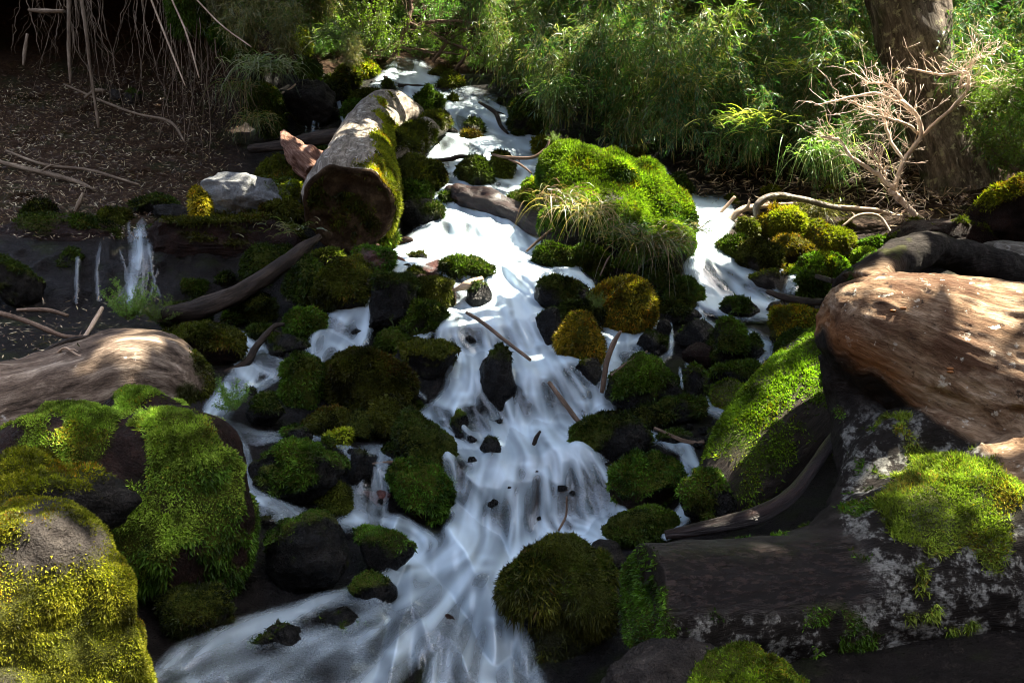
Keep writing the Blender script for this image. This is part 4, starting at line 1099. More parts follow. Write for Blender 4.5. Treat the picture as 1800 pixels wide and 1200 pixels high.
def tube(path, rad, sides=8, cap=True, rough=0.0, seed=0, flat=1.0):
    """returns V, list of faces, uv(along, cos, sin) ; flat squashes the section"""
    path = np.asarray(path); n = len(path)
    T = nrm(np.gradient(path, axis=0))
    ref = np.array([0.0, 0, 1]) if abs(T[:, 2]).mean() < .8 else np.array([1.0, 0, 0])
    s0 = nrm(np.cross(T[0], ref)); S = [s0]
    for i in range(1, n):
        s = S[-1] - T[i] * (S[-1] @ T[i]); S.append(s / (np.linalg.norm(s) + 1e-9))
    S = np.array(S); U = np.cross(S, T)
    th = np.linspace(0, 2 * math.pi, sides, endpoint=False)
    c, sn = np.cos(th), np.sin(th)
    V = path[:, None] + rad[:, None, None] * (S[:, None] * c[None, :, None] + U[:, None] * (sn * flat)[None, :, None])
    al = np.concatenate([[0], np.cumsum(np.linalg.norm(np.diff(path, axis=0), axis=1))])
    uv = np.stack([np.repeat(al[:, None], sides, 1) + seed * 1.37, np.repeat(rad[:, None] * 1.0, sides, 1) * c + seed, np.repeat(rad[:, None], sides, 1) * sn], -1)
    if rough:
        nn = nrm(V - path[:, None])
        k = fbm(np.stack([uv[..., 0] * 3, uv[..., 1] * 10, uv[..., 2] * 10], -1) / max(rad.mean() * 6, .2) + seed * 5, seed % 40, 4)
        V = V + nn * (rough * rad[:, None] * k)[..., None]
    V = V.reshape(-1, 3); uv = uv.reshape(-1, 3)
    i = np.arange(n - 1)[:, None] * sides; j = np.arange(sides)[None]
    a = i + j; b = i + (j + 1) % sides
    Fq = np.stack([a, a + sides, b + sides, b], -1).reshape(-1, 4)
    faces = [Fq]
    if cap:
        nv = len(V)
        V = np.vstack([V, path[0], path[-1]]); uv = np.vstack([uv, uv[0], uv[-1]])
        jj = np.arange(sides)
        faces.append(np.vstack([np.stack([jj, (jj + 1) % sides, np.full(sides, nv)], -1),
                                np.stack([(n - 1) * sides + (jj + 1) % sides, (n - 1) * sides + jj, np.full(sides, nv + 1)], -1)]))
    return V, faces, uv

def join(parts):
    """several (V, faces, uv) into one"""
    VV, UV, q4, q3, o = [], [], [], [], 0
    for V, fs, uv in parts:
        VV.append(V); UV.append(uv)
        for f in fs:
            (q4 if f.shape[1] == 4 else q3).append(f + o)
        o += len(V)
    out = []
    if q4: out.append(np.vstack(q4))
    if q3: out.append(np.vstack(q3))
    return np.vstack(VV), out, np.vstack(UV)

def tris(fs):
    r = []
    for f in fs:
        if f.shape[1] == 3: r.append(f)
        else: r += [f[:, [0, 1, 2]], f[:, [0, 2, 3]]]
    return np.vstack(r)

def px_path(nodes, n):
    nd = np.array(nodes, float)
    q = catmull(nd, n)
    return P(q[:, 0], q[:, 1], q[:, 3]), q[:, 2] * q[:, 3] / F

def log(name, label, nodes, mat, n=60, sides=28, rough=.25, seed=1, moss=0., pal='green', cat='log', mfun=None, mlen=.013, mdens=.8, flat=1.0, group=None):
    path, rad = px_path(nodes, n)
    V, fs, uv = tube(path, np.maximum(rad, .002), sides, True, rough, seed, flat)
    T = tris(fs)
    Nn = vnormals(V, T)
    d = float(np.mean([k[3] for k in nodes]))
    mk = np.zeros(len(V))
    if moss > 0:
        mk = moss_mask(V, Nn, moss, seed, 4.0, .6)
    if mfun is not None:
        x, y, dd = proj(V)
        mk = np.clip(mfun(x, y, V, Nn), 0, 1)
    loc = path.mean(0)
    ob = mesh_np(name, V, fs, M[mat], None, loc, {'grain': uv, 'moss': mk * .85})
    tag(ob, label, cat, group)
    if mk.max() > 0.1:
        add_moss(ob, V, T, mk, loc, pal, d, mdens, mlen, seed, .3)
    return ob

def stick(name, label, nodes, mat='stick', sides=7, n=24, cat='stick', group=None, rough=.3, twigs=0, seed=0):
    path, rad = px_path(nodes, n)
    if mat == 'root' or name == 'bamboo_cane': rad = rad * .55
    parts = [tube(path, np.maximum(rad, .0015), sides, True, rough, seed)]
    r = np.random.default_rng(seed + 5)
    for _ in range(twigs):
        i = r.integers(n // 4, n - 2)
        t = nrm(path[i + 1] - path[i]); dr = nrm(t * .6 + r.normal(size=3) * .6)
        L = np.linalg.norm(path[-1] - path[0]) * r.uniform(.1, .25)
        pp = path[i] + dr * np.linspace(0, L, 7)[:, None] + np.cumsum(r.normal(size=(7, 3)) * L * .04, 0)
        parts.append(tube(pp, np.linspace(rad[i] * .6, .001, 7), 5, True, 0, seed))
    V, fs, uv = join(parts)
    loc = path[0]
    ob = mesh_np(name, V, fs, M[mat], None, loc, {'grain': uv, 'moss': np.zeros(len(V))})
    return tag(ob, label, cat, group)

# --- cut log on the left: bark trunk, rotten end face, moss
nodes = [(612,364,80,6.35),(615,350,81,6.5),(622,322,72,6.75),(630,295,62,7.1),(638,265,54,7.5),(652,232,47,8.1),(668,206,43,8.6),(690,196,36,9.0),(722,206,29,9.3)]
path, rad = px_path(nodes, 90)
V, fs, uv = tube(path, rad, 56, False, .16, 3)
T = tris(fs); Nn = vnormals(V, T)
V = V + Nn * (0.025 * fbm(V * 6, 12, 4))[:, None]
x, y, dd = proj(V)
mk = sstep(0.0, .35, fbm(V * 5, 33, 4) * .6 + .9 * np.exp(-((x - (690 - (y - 330) * -.06)) / 15) ** 2) * (y > 222) - .22 + .16 * (Nn[:, 0] > .45))
mk *= (Nn[:, 0] > -.1) | (Nn[:, 2] < -.2)
cl = empty('cut_log', path[0], 'thick grey cut log with a dark rotten end and a yellow moss stripe', 'log')
mesh_np('trunk', V, fs, M['bark_grey'], cl, path[0], {'grain': uv, 'moss': mk * .8})
add_moss(cl, V, T, mk, path[0], 'yellow', 6.8, 1.0, .02, 3, .3)
# end face: rim, sunken rotten core
ring = V[:56]; c = ring.mean(0); ax = nrm(path[0] - path[2])
rings = []
for k, (sc, dp) in enumerate([(1.0, 0), (.97, .02), (.90, .02), (.88, .0), (.80, -.02), (.6, -.03), (.4, -.015), (.2, -.03), (.05, -.025)]):
    rr = c + (ring - c) * sc + ax * dp
    rr = rr + ax * (fbm(rr * 16 + k, 5, 3) * .04)[:, None] * (k > 2)
    rings.append(rr)
RV = np.vstack(rings); nr = len(rings)
a = (np.arange(nr - 1)[:, None] * 56 + np.arange(56)[None]); b = (np.arange(nr - 1)[:, None] * 56 + (np.arange(56) + 1) % 56)
RF = np.stack([a, a + 56, b + 56, b], -1).reshape(-1, 4)
rim = (np.arange(nr).repeat(56) < 3)
rm = sstep(.1, .4, fbm(RV * 7, 41, 3) + .1) * (~rim)
ef = mesh_np('end_face', RV, RF, M['rot_core'], cl, path[0], {'moss': rm * .5, 'grain': RV * 3})
add_moss(ef, RV, tris([RF]), rm * .5, path[0] * 0, 'olive', 6.4, .5, .02, 8, .2) if False else None
m_ = add_moss(cl, RV, tris([RF])[:, ::-1], rm, path[0], 'olive', 6.4, .5, .016, 8, .2, name='end_moss')

# --- broken red stump
path, rad = px_path([(568,305,40,7.0),(545,285,38,7.05),(520,262,28,7.1),(505,243,14,7.15),(500,229,2,7.2)], 40)
V, fs, uv = tube(path, rad, 26, True, .5, 7, .55)
V = V + (fbm(V * np.array([30, 30, 6]), 4, 3) * .02)[:, None] * nrm(V - path.mean(0))
tag(mesh_np('broken_stump', V, fs, M['red_wood'], None, path[0], {'grain': uv, 'moss': np.zeros(len(V))}), 'splintered red brown stump leaning behind the cut log', 'stump')
log('log', 'short mossy log lying behind the cut log beside the upper fall', [(672,288,24,7.6),(700,268,26,7.8),(735,240,24,8.3),(765,218,20,8.8),(784,208,12,9.0)], 'bark_grey', moss=.45, pal='olive', seed=4, rough=.3)
log('log', 'dark wet broken log lying across the sunlit falls', [(788,334,10,7.5),(810,342,20,7.4),(850,356,22,7.25),(900,376,20,7.05),(955,402,17,6.8),(985,415,8,6.7)], 'wet_wood', seed=5, rough=.5, n=80)
log('log', 'thin fallen log behind the red stump', [(440,262,8,8.6),(500,255,9,8.4),(560,243,12,8.2),(640,232,12,8.0)], 'bark_dark', seed=6, rough=.3)
log('log', 'mossy log end poking from the bushes right of the top fall', [(830,262,6,9.4),(905,180,10,9.8),(912,205,14,9.6),(935,240,14,9.4),(965,262,8,9.3)][1:], 'bark_dark', seed=8, moss=.8, pal='dark')
log('fallen_branch', 'long dark bare branch leaning from the ledge down to the left', [(286,552,13,5.5),(350,543,18,5.55),(420,515,16,5.7),(490,470,14,5.9),(535,437,11,6.05),(562,415,5,6.15)], 'bark_dark', seed=9, rough=.25, cat='branch')
log('fallen_branch', 'red brown wet log lying in the dark pool on the left', [(550,752,9,4.55),(568,775,14,4.45),(600,812,17,4.25),(628,845,14,4.05)], 'red_wood', seed=10, rough=.25, cat='branch', n=30)
log('weathered_stump', 'weathered split stump with a pale top on the left edge', [(362,694,14,4.0),(345,680,46,3.98),(305,668,72,3.95),(240,660,86,3.9),(150,690,86,3.8),(60,715,88,3.7),(-80,760,100,3.5),(-260,800,110,3.3)], 'pale_wood', seed=11, rough=.3, n=90, sides=48, cat='stump',
    mfun=lambda x, y, V, Nn: sstep(.1, .4, fbm(V * 7, 61, 3) + .6 * sstep(270, 340, x) - .35), pal='olive', mlen=.012, mdens=.5)
# mossy slab under the burl
log('mossy_slab', 'sloping fallen slab streaked with bright green moss under the burl', [(1230,905,30,3.5),(1290,850,68,3.55),(1360,765,88,3.7),(1430,690,92,3.9),(1500,620,80,4.1),(1560,560,60,4.3)], 'bark_dark', seed=12, rough=.12, n=80, sides=48, cat='log',
    mfun=lambda x, y, V, Nn: sstep(-.02, .22, fbm(V * np.array([2.2, 2.2, 2.2]) * 2.0 + 4, 71, 4) + .42 * Nn[:, 2] + .12 - .16 * sstep(760, 850, y)), pal='bright', mlen=.014, mdens=.8)
log('root', 'curved smooth wet root lying between the mossy slab and the trunk', [(1170,940,8,2.95),(1250,925,13,2.9),(1330,905,15,2.9),(1390,870,13,2.95),(1430,820,11,3.05),(1465,770,10,3.15),(1490,730,8,3.2)], 'wet_wood', seed=13, rough=.15, cat='root')

# --- big fallen trunk on the right: burl, trunk, flare welded into one skin
def taper(nodes, n, sides=40):
    path, rad = px_path(nodes, n)
    V, fs, uv = tube(path, rad, sides, True, 0.0, 1)
    return V, [tuple(f) for ff in fs for f in ff]
burl = [(1446,548,20,3.05),(1462,552,58,3.05),(1500,566,86,3.05),(1560,585,112,3.05),(1630,612,140,3.05),(1720,660,182,3.05),(1850,720,222,3.0),(2000,770,240,2.9),(2200,820,250,2.8)]
rt = [(1510,520,50,3.3),(1560,468,40,3.4),(1615,440,34,3.5),(1660,440,30,3.6),(1740,470,34,3.7),(1850,500,40,3.8)]
trunk = [(1125,1058,102,2.40),(1200,1060,108,2.44),(1330,1060,116,2.50),(1450,1055,126,2.56),(1560,1022,160,2.62),(1680,995,190,2.68),(1820,970,220,2.74),(2000,950,240,2.78),(2250,930,250,2.8)]
flare = [(1470,900,22,2.75),(1520,870,55,2.8),(1580,810,80,2.9),(1660,820,110,2.9),(1760,880,140,2.85)]
neck = [(1500,620,62,3.15),(1506,700,52,3.15),(1522,780,58,3.05),(1560,850,75,2.9),(1640,900,110,2.75)]
V, Fa = remesh_union([taper(burl, 60), taper(trunk, 50), taper(flare, 30), taper(neck, 30), taper(rt, 30)], 0.0095, 8)
Nn = vnormals(V, Fa)
x, y, dd = proj(V)
lx = [1100, 1445, 1470, 1540, 1600, 1650, 1700, 1800, 2200]; ly = [560, 585, 622, 655, 700, 738, 775, 860, 1150]
edge = np.interp(x, lx, ly) + 34 * fbm(V * 7, 81, 4)
bare = sstep(10, -10, y - edge) * sstep(3.33, 3.2, dd)
ori = np.exp(-((y - edge + 22) / 26.0) ** 2) * bare * sstep(1660, 1560, x) * .8
cut = sstep(20, -20, np.abs(y - 1012 + (x - 1150) * .03) - 66 + 18 * fbm(V * 8, 3, 3)) * sstep(1560, 1490, x + 40 * fbm(V * 9, 9, 3)) * (dd < 2.8) * (1 - bare)
endf = (x < 1175) & (Nn[:, 0] < -.5) & (y > 930)
cut = np.where(endf, 0, cut)
mossy = sstep(0, .25, fbm(V * 6.5, 91, 4) + 1.1 * np.exp(-((x - 1720) / 170) ** 2 - ((y - 870) / 150) ** 2) - .5) * (1 - bare)
mossy = np.maximum(mossy, endf * sstep(-.3, .1, fbm(V * 7, 5, 3)))
mossy = np.maximum(mossy, .9 * sstep(.1, .3, fbm(V * 9 + 5, 17, 3) + .3 * sstep(1120, 1170, y) - .25) * (y > 1120))
mossy = np.maximum(mossy, .8 * sstep(.28, .4, fbm(V * 10 + 9, 19, 3)) * (1 - bare) * (1 - cut))
lich = sstep(1480, 1560, x + 60 * fbm(V * 4, 7, 2)) * (y > 940) + .75 * sstep(700, 760, y) * (x > 1480) + .9 * sstep(1070, 1090, y)
# grooves and bark relief
axis_b = nrm(P(2000, 770, 2.9) - P(1500, 566, 3.05)); axis_t = nrm(P(1820, 960, 2.55) - P(1200, 1055, 2.6))
side_b = nrm(np.cross(axis_b, [0, 0, 1.])); up_b = np.cross(side_b, axis_b)
uvb = np.stack([V @ axis_b, V @ side_b, V @ up_b], -1)
side_t = nrm(np.cross(axis_t, [0, 0, 1.])); up_t = np.cross(side_t, axis_t)
uvt = np.stack([V @ axis_t, V @ side_t, V @ up_t], -1)
uv = uvb * bare[:, None] + uvt * (1 - bare)[:, None]
gro = fbm(uv * np.array([4, 26, 26]), 6, 4)
V = V + Nn * (0.011 * gro * (bare + .3) + 0.022 * fbm(V * 11, 14, 4) * (1 - bare) * (1 - .75 * cut) + 0.02 * fbm(V * 3.5, 2, 3))[:, None]
V = V + Nn * (-0.02 * sstep(.3, .45, fbm(uv * np.array([3, 8, 8]) + 3, 26, 3)) * bare)[:, None]
ft = empty('fallen_tree', P(1600, 1150, 2.6), 'giant fallen tree with a smooth pale burl, wet wood and mossy bark', 'fallen tree')
tb = mesh_np('trunk', V, Fa, M['fallen'], ft, P(1600, 1150, 2.6), {'grain': uv, 'bare': bare, 'orange': ori, 'cut': cut, 'moss': mossy * .75, 'lichen': np.clip(lich, 0, 1)})
l0 = P(1600, 1150, 2.6)
isl = mossy * (x > 1540) * (y < 1110) * (y > 700)
add_moss(ft, V, Fa, isl * sstep(.2, .6, mossy), l0, 'lime', 2.7, .9, .017, 5, .5, 120000, .22)
add_moss(ft, V, Fa, mossy * (1 - (x > 1540) * (y < 1110)), l0, 'green', 2.6, .35, .014, 6, .3, 50000)
# small bracket fungi on the burl
for k, (fx, fy) in enumerate([(1586,543),(1568,547),(1668,652),(1671,646),(1616,832)]):
    sel = np.argmin((x - fx) ** 2 + (y - fy) ** 2 + 1e6 * (Nn @ FWD > 0))
    Vs, Fs = rock_shape(k, 3, .1, 2)
    nn = Nn[sel]; sd = nrm(np.cross(nn, [0, 0, 1.])); uu = np.cross(sd, nn)
    Wf = V[sel] + Vs[:, :1] * .011 * sd + Vs[:, 1:2] * .008 * nn + Vs[:, 2:3] * .005 * uu
    m_, nt_, nd_, lk_, bs_ = newmat('orange_fungus') if k == 0 else (M['fungus'], 0, 0, 0, 0)
    if k == 0:
        bs_.inputs['Base Color'].default_value = (.22, .08, .015, 1); bs_.inputs['Roughness'].default_value = .5; M['fungus'] = m_
    mesh_np('bracket_fungus', Wf, Fs, M['fungus'], ft, l0)
log('log', 'grey weathered log end on the right edge behind the burl', [(1722,452,14,4.6),(1740,455,34,4.6),(1790,470,48,4.5),(1880,500,60,4.4),(2000,540,70,4.2)], 'bark_grey', seed=14, rough=.2)
rock('earth_bank', 'sunlit red brown earth bank with moss patches behind the burl', (1700, 322, 1990, 490), 'redbrown', moss=.4, pal='yellow', d=6.2, seed=205, cat='earth bank')
rock('earth_bank', 'shaded leaf strewn bank between the big tree and the burl', (1560, 380, 1760, 480), 'redbrown', moss=.2, pal='olive', d=6.3, seed=207, cat='earth bank')

# --- loose sticks
ST = [
 ('straight thin stick lying on the main white fall', [(820,549,3,5.35),(850,568,3.5,5.25),(890,600,3.5,5.05),(932,632,3,4.8)], 'stick'),
 ('short dark stick in the white water above the smooth boulder', [(965,672,3.5,4.8),(990,705,4.5,4.7),(1018,742,4.5,4.55)], 'stick'),
 ('upright brown stick leaning beside the wet speckled rock', [(1058,690,4,4.75),(1066,640,5,4.8),(1078,605,4.5,4.85),(1091,582,3,4.9)], 'stick'),
 ('thin forked stick above the wet speckled rock', [(1074,660,3,4.8),(1100,640,3,4.8),(1138,617,2,4.85)], 'stick'),
 ('pale driftwood chip glowing beside the sunlit curtain', [(798,510,3,5.75),(822,500,8,5.7),(848,489,4,5.75)], 'stick_pale'),
 ('dark mossy stick across the upper white water', [(752,284,3,8.0),(790,280,4,7.9),(812,275,4,7.9),(850,280,2.5,7.9)], 'bark_dark'),
 ('thin brown branch hanging over the upper white water', [(865,272,2,7.8),(895,277,3,7.7),(935,277,3,7.6),(958,262,2.5,7.6),(966,246,2,7.6)], 'stick'),
 ('reddish twig below the thin brown branch', [(895,280,2,7.7),(915,290,2,7.6),(935,305,1.5,7.5)], 'stick'),
 ('red wet branch at the left edge of the white rapid', [(662,432,5,6.4),(680,448,4,6.3),(705,455,3,6.2),(716,466,2,6.15)], 'red_wood'),
 ('small dark twig standing in the lower white pool', [(938,782,4,4.3),(943,768,4,4.3),(950,757,2,4.3)], 'bark_dark'),
 ('black broken stub standing in the lower curtain', [(940,935,10,3.95),(942,880,9,3.98),(942,845,7,4.0),(940,833,2,4.0)], 'bark_dark'),
 ('thin curved twig rising behind the shaggy moss clump', [(982,932,2,2.95),(995,905,2,3.0),(996,872,1.5,3.0)], 'stick'),
 ('dead branch leaning over the left stream with a forked top', [(380,662,5,4.9),(430,640,7,5.0),(450,610,6,5.1),(480,575,5,5.2),(500,570,3,5.2)], 'bark_dark'),
 ('pale bent twig standing in the left pool', [(470,690,2.5,4.5),(482,720,3,4.45),(478,745,4,4.4),(490,768,5,4.35)], 'stick_pale'),
 ('thin brown twig in the small fall on the left', [(655,815,2.5,4.1),(690,812,3,4.1),(722,814,2,4.1)], 'stick'),
 ('long curved twig in front of the bright moss patch', [(1150,752,3,4.3),(1215,778,4,4.2),(1265,768,4,4.2),(1300,745,3,4.2),(1320,722,2,4.25)], 'stick'),
 ('orange thin straw bent over the right trickles', [(1310,592,1.8,5.3),(1318,606,2,5.25),(1340,640,2.2,5.1),(1362,662,1.8,5.0)], 'stick_pale'),
 ('yellow straw lying at the foot of the right fall', [(1185,545,2,6.1),(1210,543,2.5,6.1),(1230,537,2,6.1)], 'stick_pale'),
 ('mossy stick poking left from under the burl', [(1348,512,4,5.6),(1385,525,7,5.5),(1420,530,7,5.4),(1450,530,6,5.2)], 'bark_dark'),
 ('dark stub beside the long moss boulder', [(1436,486,5,5.6),(1450,490,5,5.5),(1465,494,5,5.4)], 'bark_dark'),
 ('mossy arched branch over the right bank', [(1330,385,5,7.0),(1332,360,7,7.0),(1360,344,6,7.0),(1410,350,5,7.1),(1470,365,5,7.2),(1560,372,4,7.3)], 'bark_grey'),
 ('bleached dead branch lying on the right bank', [(1262,398,4,7.2),(1285,385,6,7.2),(1305,368,6,7.2),(1340,362,5,7.3),(1400,358,3,7.4)], 'stick_pale'),
 ('thin bleached twig above the bleached dead branch', [(1245,390,2,7.4),(1268,372,3,7.4),(1292,346,3,7.4)], 'stick_pale'),
 ('bleached branch lying below the dead bush', [(1468,362,3,7.2),(1500,366,4,7.2),(1540,370,4,7.2),(1562,376,3,7.2)], 'stick_pale'),
 ('bleached forked twigs at the foot of the dead bush', [(1480,398,2,7.0),(1510,378,2.5,7.0),(1545,380,2.5,7.0),(1568,412,2,6.9)], 'stick_pale'),
 ('black stub standing at the crest of the top fall', [(686,152,4,10.3),(680,140,4,10.3),(675,134,2,10.3)], 'bark_dark'),
 ('thin dark branch lying across the top fall', [(700,150,3,10.2),(740,152,3,10.2),(790,158,2,10.2)], 'bark_dark'),
 ('dark drooping branch in the right side of the top fall', [(842,180,2,9.6),(870,198,4,9.4),(880,220,3.5,9.2),(893,235,2,9.1)], 'bark_dark'),
 ('pale thin stick leaning at the lower left in front of the ledge', [(180,540,3,5.0),(160,575,4,4.9),(138,610,3,4.8)], 'stick_pale'),
 ('dark forked stick above the weathered stump', [(180,590,3,4.6),(115,600,5,4.5),(60,632,6,4.4),(0,660,8,4.3)], 'bark_dark'),
 ('white thin twig lying on the weathered stump', [(84,640,1.5,3.72),(112,612,2,3.7),(140,625,1.8,3.68),(185,635,1.5,3.68)], 'stick_pale'),
 ('grey long stick lying left behind the weathered stump', [(-40,540,4,5.2),(40,562,5,5.1),(110,590,4,5.0),(150,592,3,5.0)], 'stick'),
 ('brown stick in the debris left of the green shrub', [(30,545,3,5.4),(80,545,4,5.4),(120,555,3,5.4)], 'stick'),
 ('long brown root lying along the earth slope', [(-20,280,6,8.0),(60,300,8,7.9),(130,318,7,7.8),(170,335,4,7.7)], 'root'),
 ('second long root below the first on the earth slope', [(10,265,4,8.2),(80,290,5,8.0),(160,300,5,8.0),(245,325,3,7.8)], 'root'),
 ('curved root crossing the earth slope towards the grey boulder', [(112,148,3,9.0),(180,178,4,8.8),(240,200,4,8.7),(300,215,5,8.6),(325,250,3,8.4)], 'root'),
 ('short broken peg sticking out of the earth slope', [(132,372,7,7.2),(140,355,7,7.2),(146,340,5,7.25)], 'root'),
 ('stubby broken root in the upper earth slope', [(150,172,6,8.9),(168,160,7,8.8),(184,160,6,8.7)], 'root'),
 ('thick mossy root hanging at the top left corner', [(50,18,5,8.4),(80,20,8,8.4),(112,20,6,8.4)], 'root'),
 ('pale thin twig across the dark bank beside the black rock', [(490,166,1.5,9.3),(508,158,2,9.3),(520,148,1.5,9.3)], 'stick_pale'),
 ('thin brown straw on the sunlit water', [(845,455,1.5,6.4),(870,455,1.5,6.4),(896,453,1,6.4)], 'stick'),
 ('brown twig hanging below the mossy boulder', [(925,442,2,6.3),(945,424,2.5,6.3),(970,402,1.5,6.3)], 'stick'),
 ('thin twig standing before the golden green boulder', [(1055,485,1.5,6.0),(1066,460,1.5,6.0),(1072,450,1,6.0)], 'stick'),
]
for i, (lab, nd, mt) in enumerate(ST):
    stick('stick' if mt not in ('root',) else 'root', lab, nd, mt, cat='root' if mt == 'root' else 'stick', seed=i, twigs=2 if i % 3 == 0 and i not in (0, 4, 10, 40, 39, 38, 37) else 0)

# --- hanging roots under the overhang
rr_ = np.random.default_rng(5)
def hang(n, x0, x1, ytop, ybot, dlo, dhi, r0, label, group):
    for k in range(n):
        xs = rr_.uniform(x0, x1); yt = ytop(xs) + rr_.uniform(-12, 12); yb = ybot(xs) * rr_.uniform(.3, 1.08)
        yb = max(yb, yt + 35)
        d0 = rr_.uniform(dlo, dhi); m = 16
        t = np.linspace(0, 1, m)
        xx = xs + np.cumsum(rr_.normal(size=m) * rr_.uniform(.6, 3.2)) + rr_.uniform(-45, 60) * t ** rr_.uniform(1, 2.5)
        yy = yt + (yb - yt) * t
        dd_ = d0 + np.cumsum(rr_.normal(size=m) * .012)
        path = P(xx, yy, dd_); rad = np.linspace(r0, r0 * .35, m) * rr_.choice([.35, .5, .7, 1.0, 1.5])
        parts = [tube(path, rad, 5, True, .3, k)]
        for _ in range(rr_.integers(0, 4)):
            i = rr_.integers(3, m - 3); L = rr_.uniform(.1, .35)
            pp = path[i] + np.array([rr_.normal() * .5, rr_.normal() * .3, -1]) * np.linspace(0, L, 6)[:, None]
            pp = pp + np.cumsum(rr_.normal(size=(6, 3)) * .012, 0)
            parts.append(tube(pp, np.linspace(rad[i] * .6, .0008, 6), 4, True, 0, k))
        V, fs, uv = join(parts)
        tag(mesh_np('hanging_root', V, fs, M['root'], None, path[0], {'grain': uv, 'moss': np.zeros(len(V))}), label, 'root', group)
topl = lambda x: np.interp(x, [0, 250, 330, 420, 480], [-30, -20, 20, 100, 190])
hang(46, 5, 290, topl, lambda x: np.interp(x, [0, 120, 290], [120, 170, 230]), 8.5, 9.2, .006, 'thin brown root hanging in the dark hollow of the earth bank', 'roots hanging in the dark hollow')
hang(34, 290, 385, topl, lambda x: np.interp(x, [290, 385], [290, 330]), 8.6, 9.1, .006, 'brown root in the dense hanging tangle left of the black rock', 'roots in the hanging tangle')
hang(10, 385, 440, topl, lambda x: 260 + 0 * x, 8.8, 9.2, .005, 'thin root hanging at the right end of the hollow', 'roots at the right end of the hollow')
for lab, nd in [('thick knotted root hanging straight down in the dark hollow', [(122,-20,7,8.5),(121,60,6,8.5),(122,110,6,8.5),(124,148,3,8.5)]),
                ('long slanting root reaching the earth slope', [(142,-10,6,8.4),(152,60,6,8.4),(160,130,5,8.5),(174,225,5,8.6)]),
                ('short mossy root peg hanging on the far left', [(48,60,4,8.6),(44,90,6,8.6),(41,115,3,8.6)])]:
    stick('hanging_root', lab, nd, 'root', cat='root', seed=3)
for k, (lab, nd) in enumerate([('leftmost of three straight pale canes leaning over the hollow', [(262,-10,3.2,8.0),(295,75,3,8.0),(326,152,2,8.0)]),
                ('middle of three straight pale canes leaning over the hollow', [(300,-5,3,8.1),(328,60,3,8.1),(350,137,2,8.1)]),
                ('rightmost of three straight pale canes leaning over the hollow', [(344,-2,2.6,8.1),(390,45,2.6,8.1),(442,83,2,8.1)])]):
    stick('bamboo_cane', lab, nd, 'stick_pale', cat='cane', rough=.1)

# ------------------------------------------------------------------ litter (uncountable)
def litter(name, region, n, L, cols, mat, up=.01, label=None):
    xs = rng.uniform(region[0], region[2], n); ys = rng.uniform(region[1], region[3], n)
    fd_ = np.minimum.reduce([xs - region[0], region[2] - xs, ys - region[1], region[3] - ys]) / 60.0 + .5 * fbm(np.stack([xs / 45, ys / 30, 0 * xs], -1), 4, 3)
    ok_ = rng.random(n) < np.clip(fd_ + .15, 0, 1)
    xs, ys = xs[ok_], ys[ok_]; n = len(xs)
    dd_ = D(xs, ys)
    p = P(xs, ys, dd_ - 0.10 * dd_ / 8)
    gpn = p
    e = 6.0
    tx = P(xs + e, ys, D(xs + e, ys)) - P(xs, ys, dd_); ty = P(xs, ys - e, D(xs, ys - e)) - P(xs, ys, dd_)
    an = rng.uniform(0, 2 * math.pi, n)
    dr = nrm(nrm(tx) * np.cos(an)[:, None] + nrm(ty) * np.sin(an)[:, None] + rng.normal(size=(n, 3)) * .3)
    nn = nrm(np.cross(tx, ty))
    l = L * (.4 + rng.random(n) * 1.1)
    sd = nrm(np.cross(dr, nn) + rng.normal(size=(n, 3)) * .4) * (l * .055 + .0012)[:, None]
    B = p - dr * (l / 2)[:, None]; T_ = p + dr * (l / 2)[:, None]
    V = np.stack([B, p - sd, T_, p + sd], 1).reshape(-1, 4, 3).reshape(-1, 3)
    c = np.array(cols)[rng.integers(0, len(cols), n)] * (.5 + rng.random((n, 1)))
    o = mesh_np(name, V, np.arange(4 * n).reshape(n, 4), M[mat], None, None, {'col': np.repeat(c, 4, 0)}, False)
    tag(o, label, 'litter', None, 'stuff')
litter('leaf_litter', (-120, 110, 430, 420), 15500, .05, [(.20, .15, .08), (.16, .10, .045), (.09, .05, .022), (.36, .30, .19), (.05, .03, .016), (.06, .036, .02)], 'straw', label='dry bamboo leaf litter covering the dark earth slope on the left')
litter('twig_litter', (1190, 230, 1720, 400), 4200, .10, [(.22, .14, .09), (.12, .07, .045), (.32, .24, .17), (.07, .04, .03)], 'straw', label='brown twig and leaf litter on the right bank under the bamboo')
litter('stream_litter', (-40, 520, 300, 640), 900, .045, [(.22, .15, .09), (.10, .06, .04), (.3, .24, .15)], 'straw', label='twigs and debris behind the weathered stump')

# ------------------------------------------------------------------ plants
class Leaves:
    def __init__(s): s.B = []; s.D = []; s.L = []; s.W = []; s.C = []; s.dr = []
    def add(s, B, Dr, L, W, C, dr):
        s.B.append(B); s.D.append(Dr); s.L.append(L); s.W.append(W); s.C.append(C); s.dr.append(dr)
    def arrays(s):
        return [np.concatenate(a) for a in (s.B, s.D, s.L, s.W, s.C, s.dr)]

def leaf_obj(name, lv, mat, parent, r):
    B, Dr, L, W, C, dr = lv.arrays()
    n = len(B)
    side = nrm(np.cross(Dr, r.normal(size=(n, 3)))) * W[:, None] * .5
    dn = np.array([0, 0, -1.0])
    mid = B + Dr * (L * .42)[:, None] + dn * (dr * L * .15)[:, None]
    tip = B + Dr * L[:, None] + dn * (dr * L * .75)[:, None]
    V = np.stack([B, mid - side, tip, mid + side], 1).reshape(-1, 3)
    return mesh_np(name, V, np.arange(4 * n).reshape(n, 4), M[mat], parent, None, {'col': np.repeat(C, 4, 0)}, False)

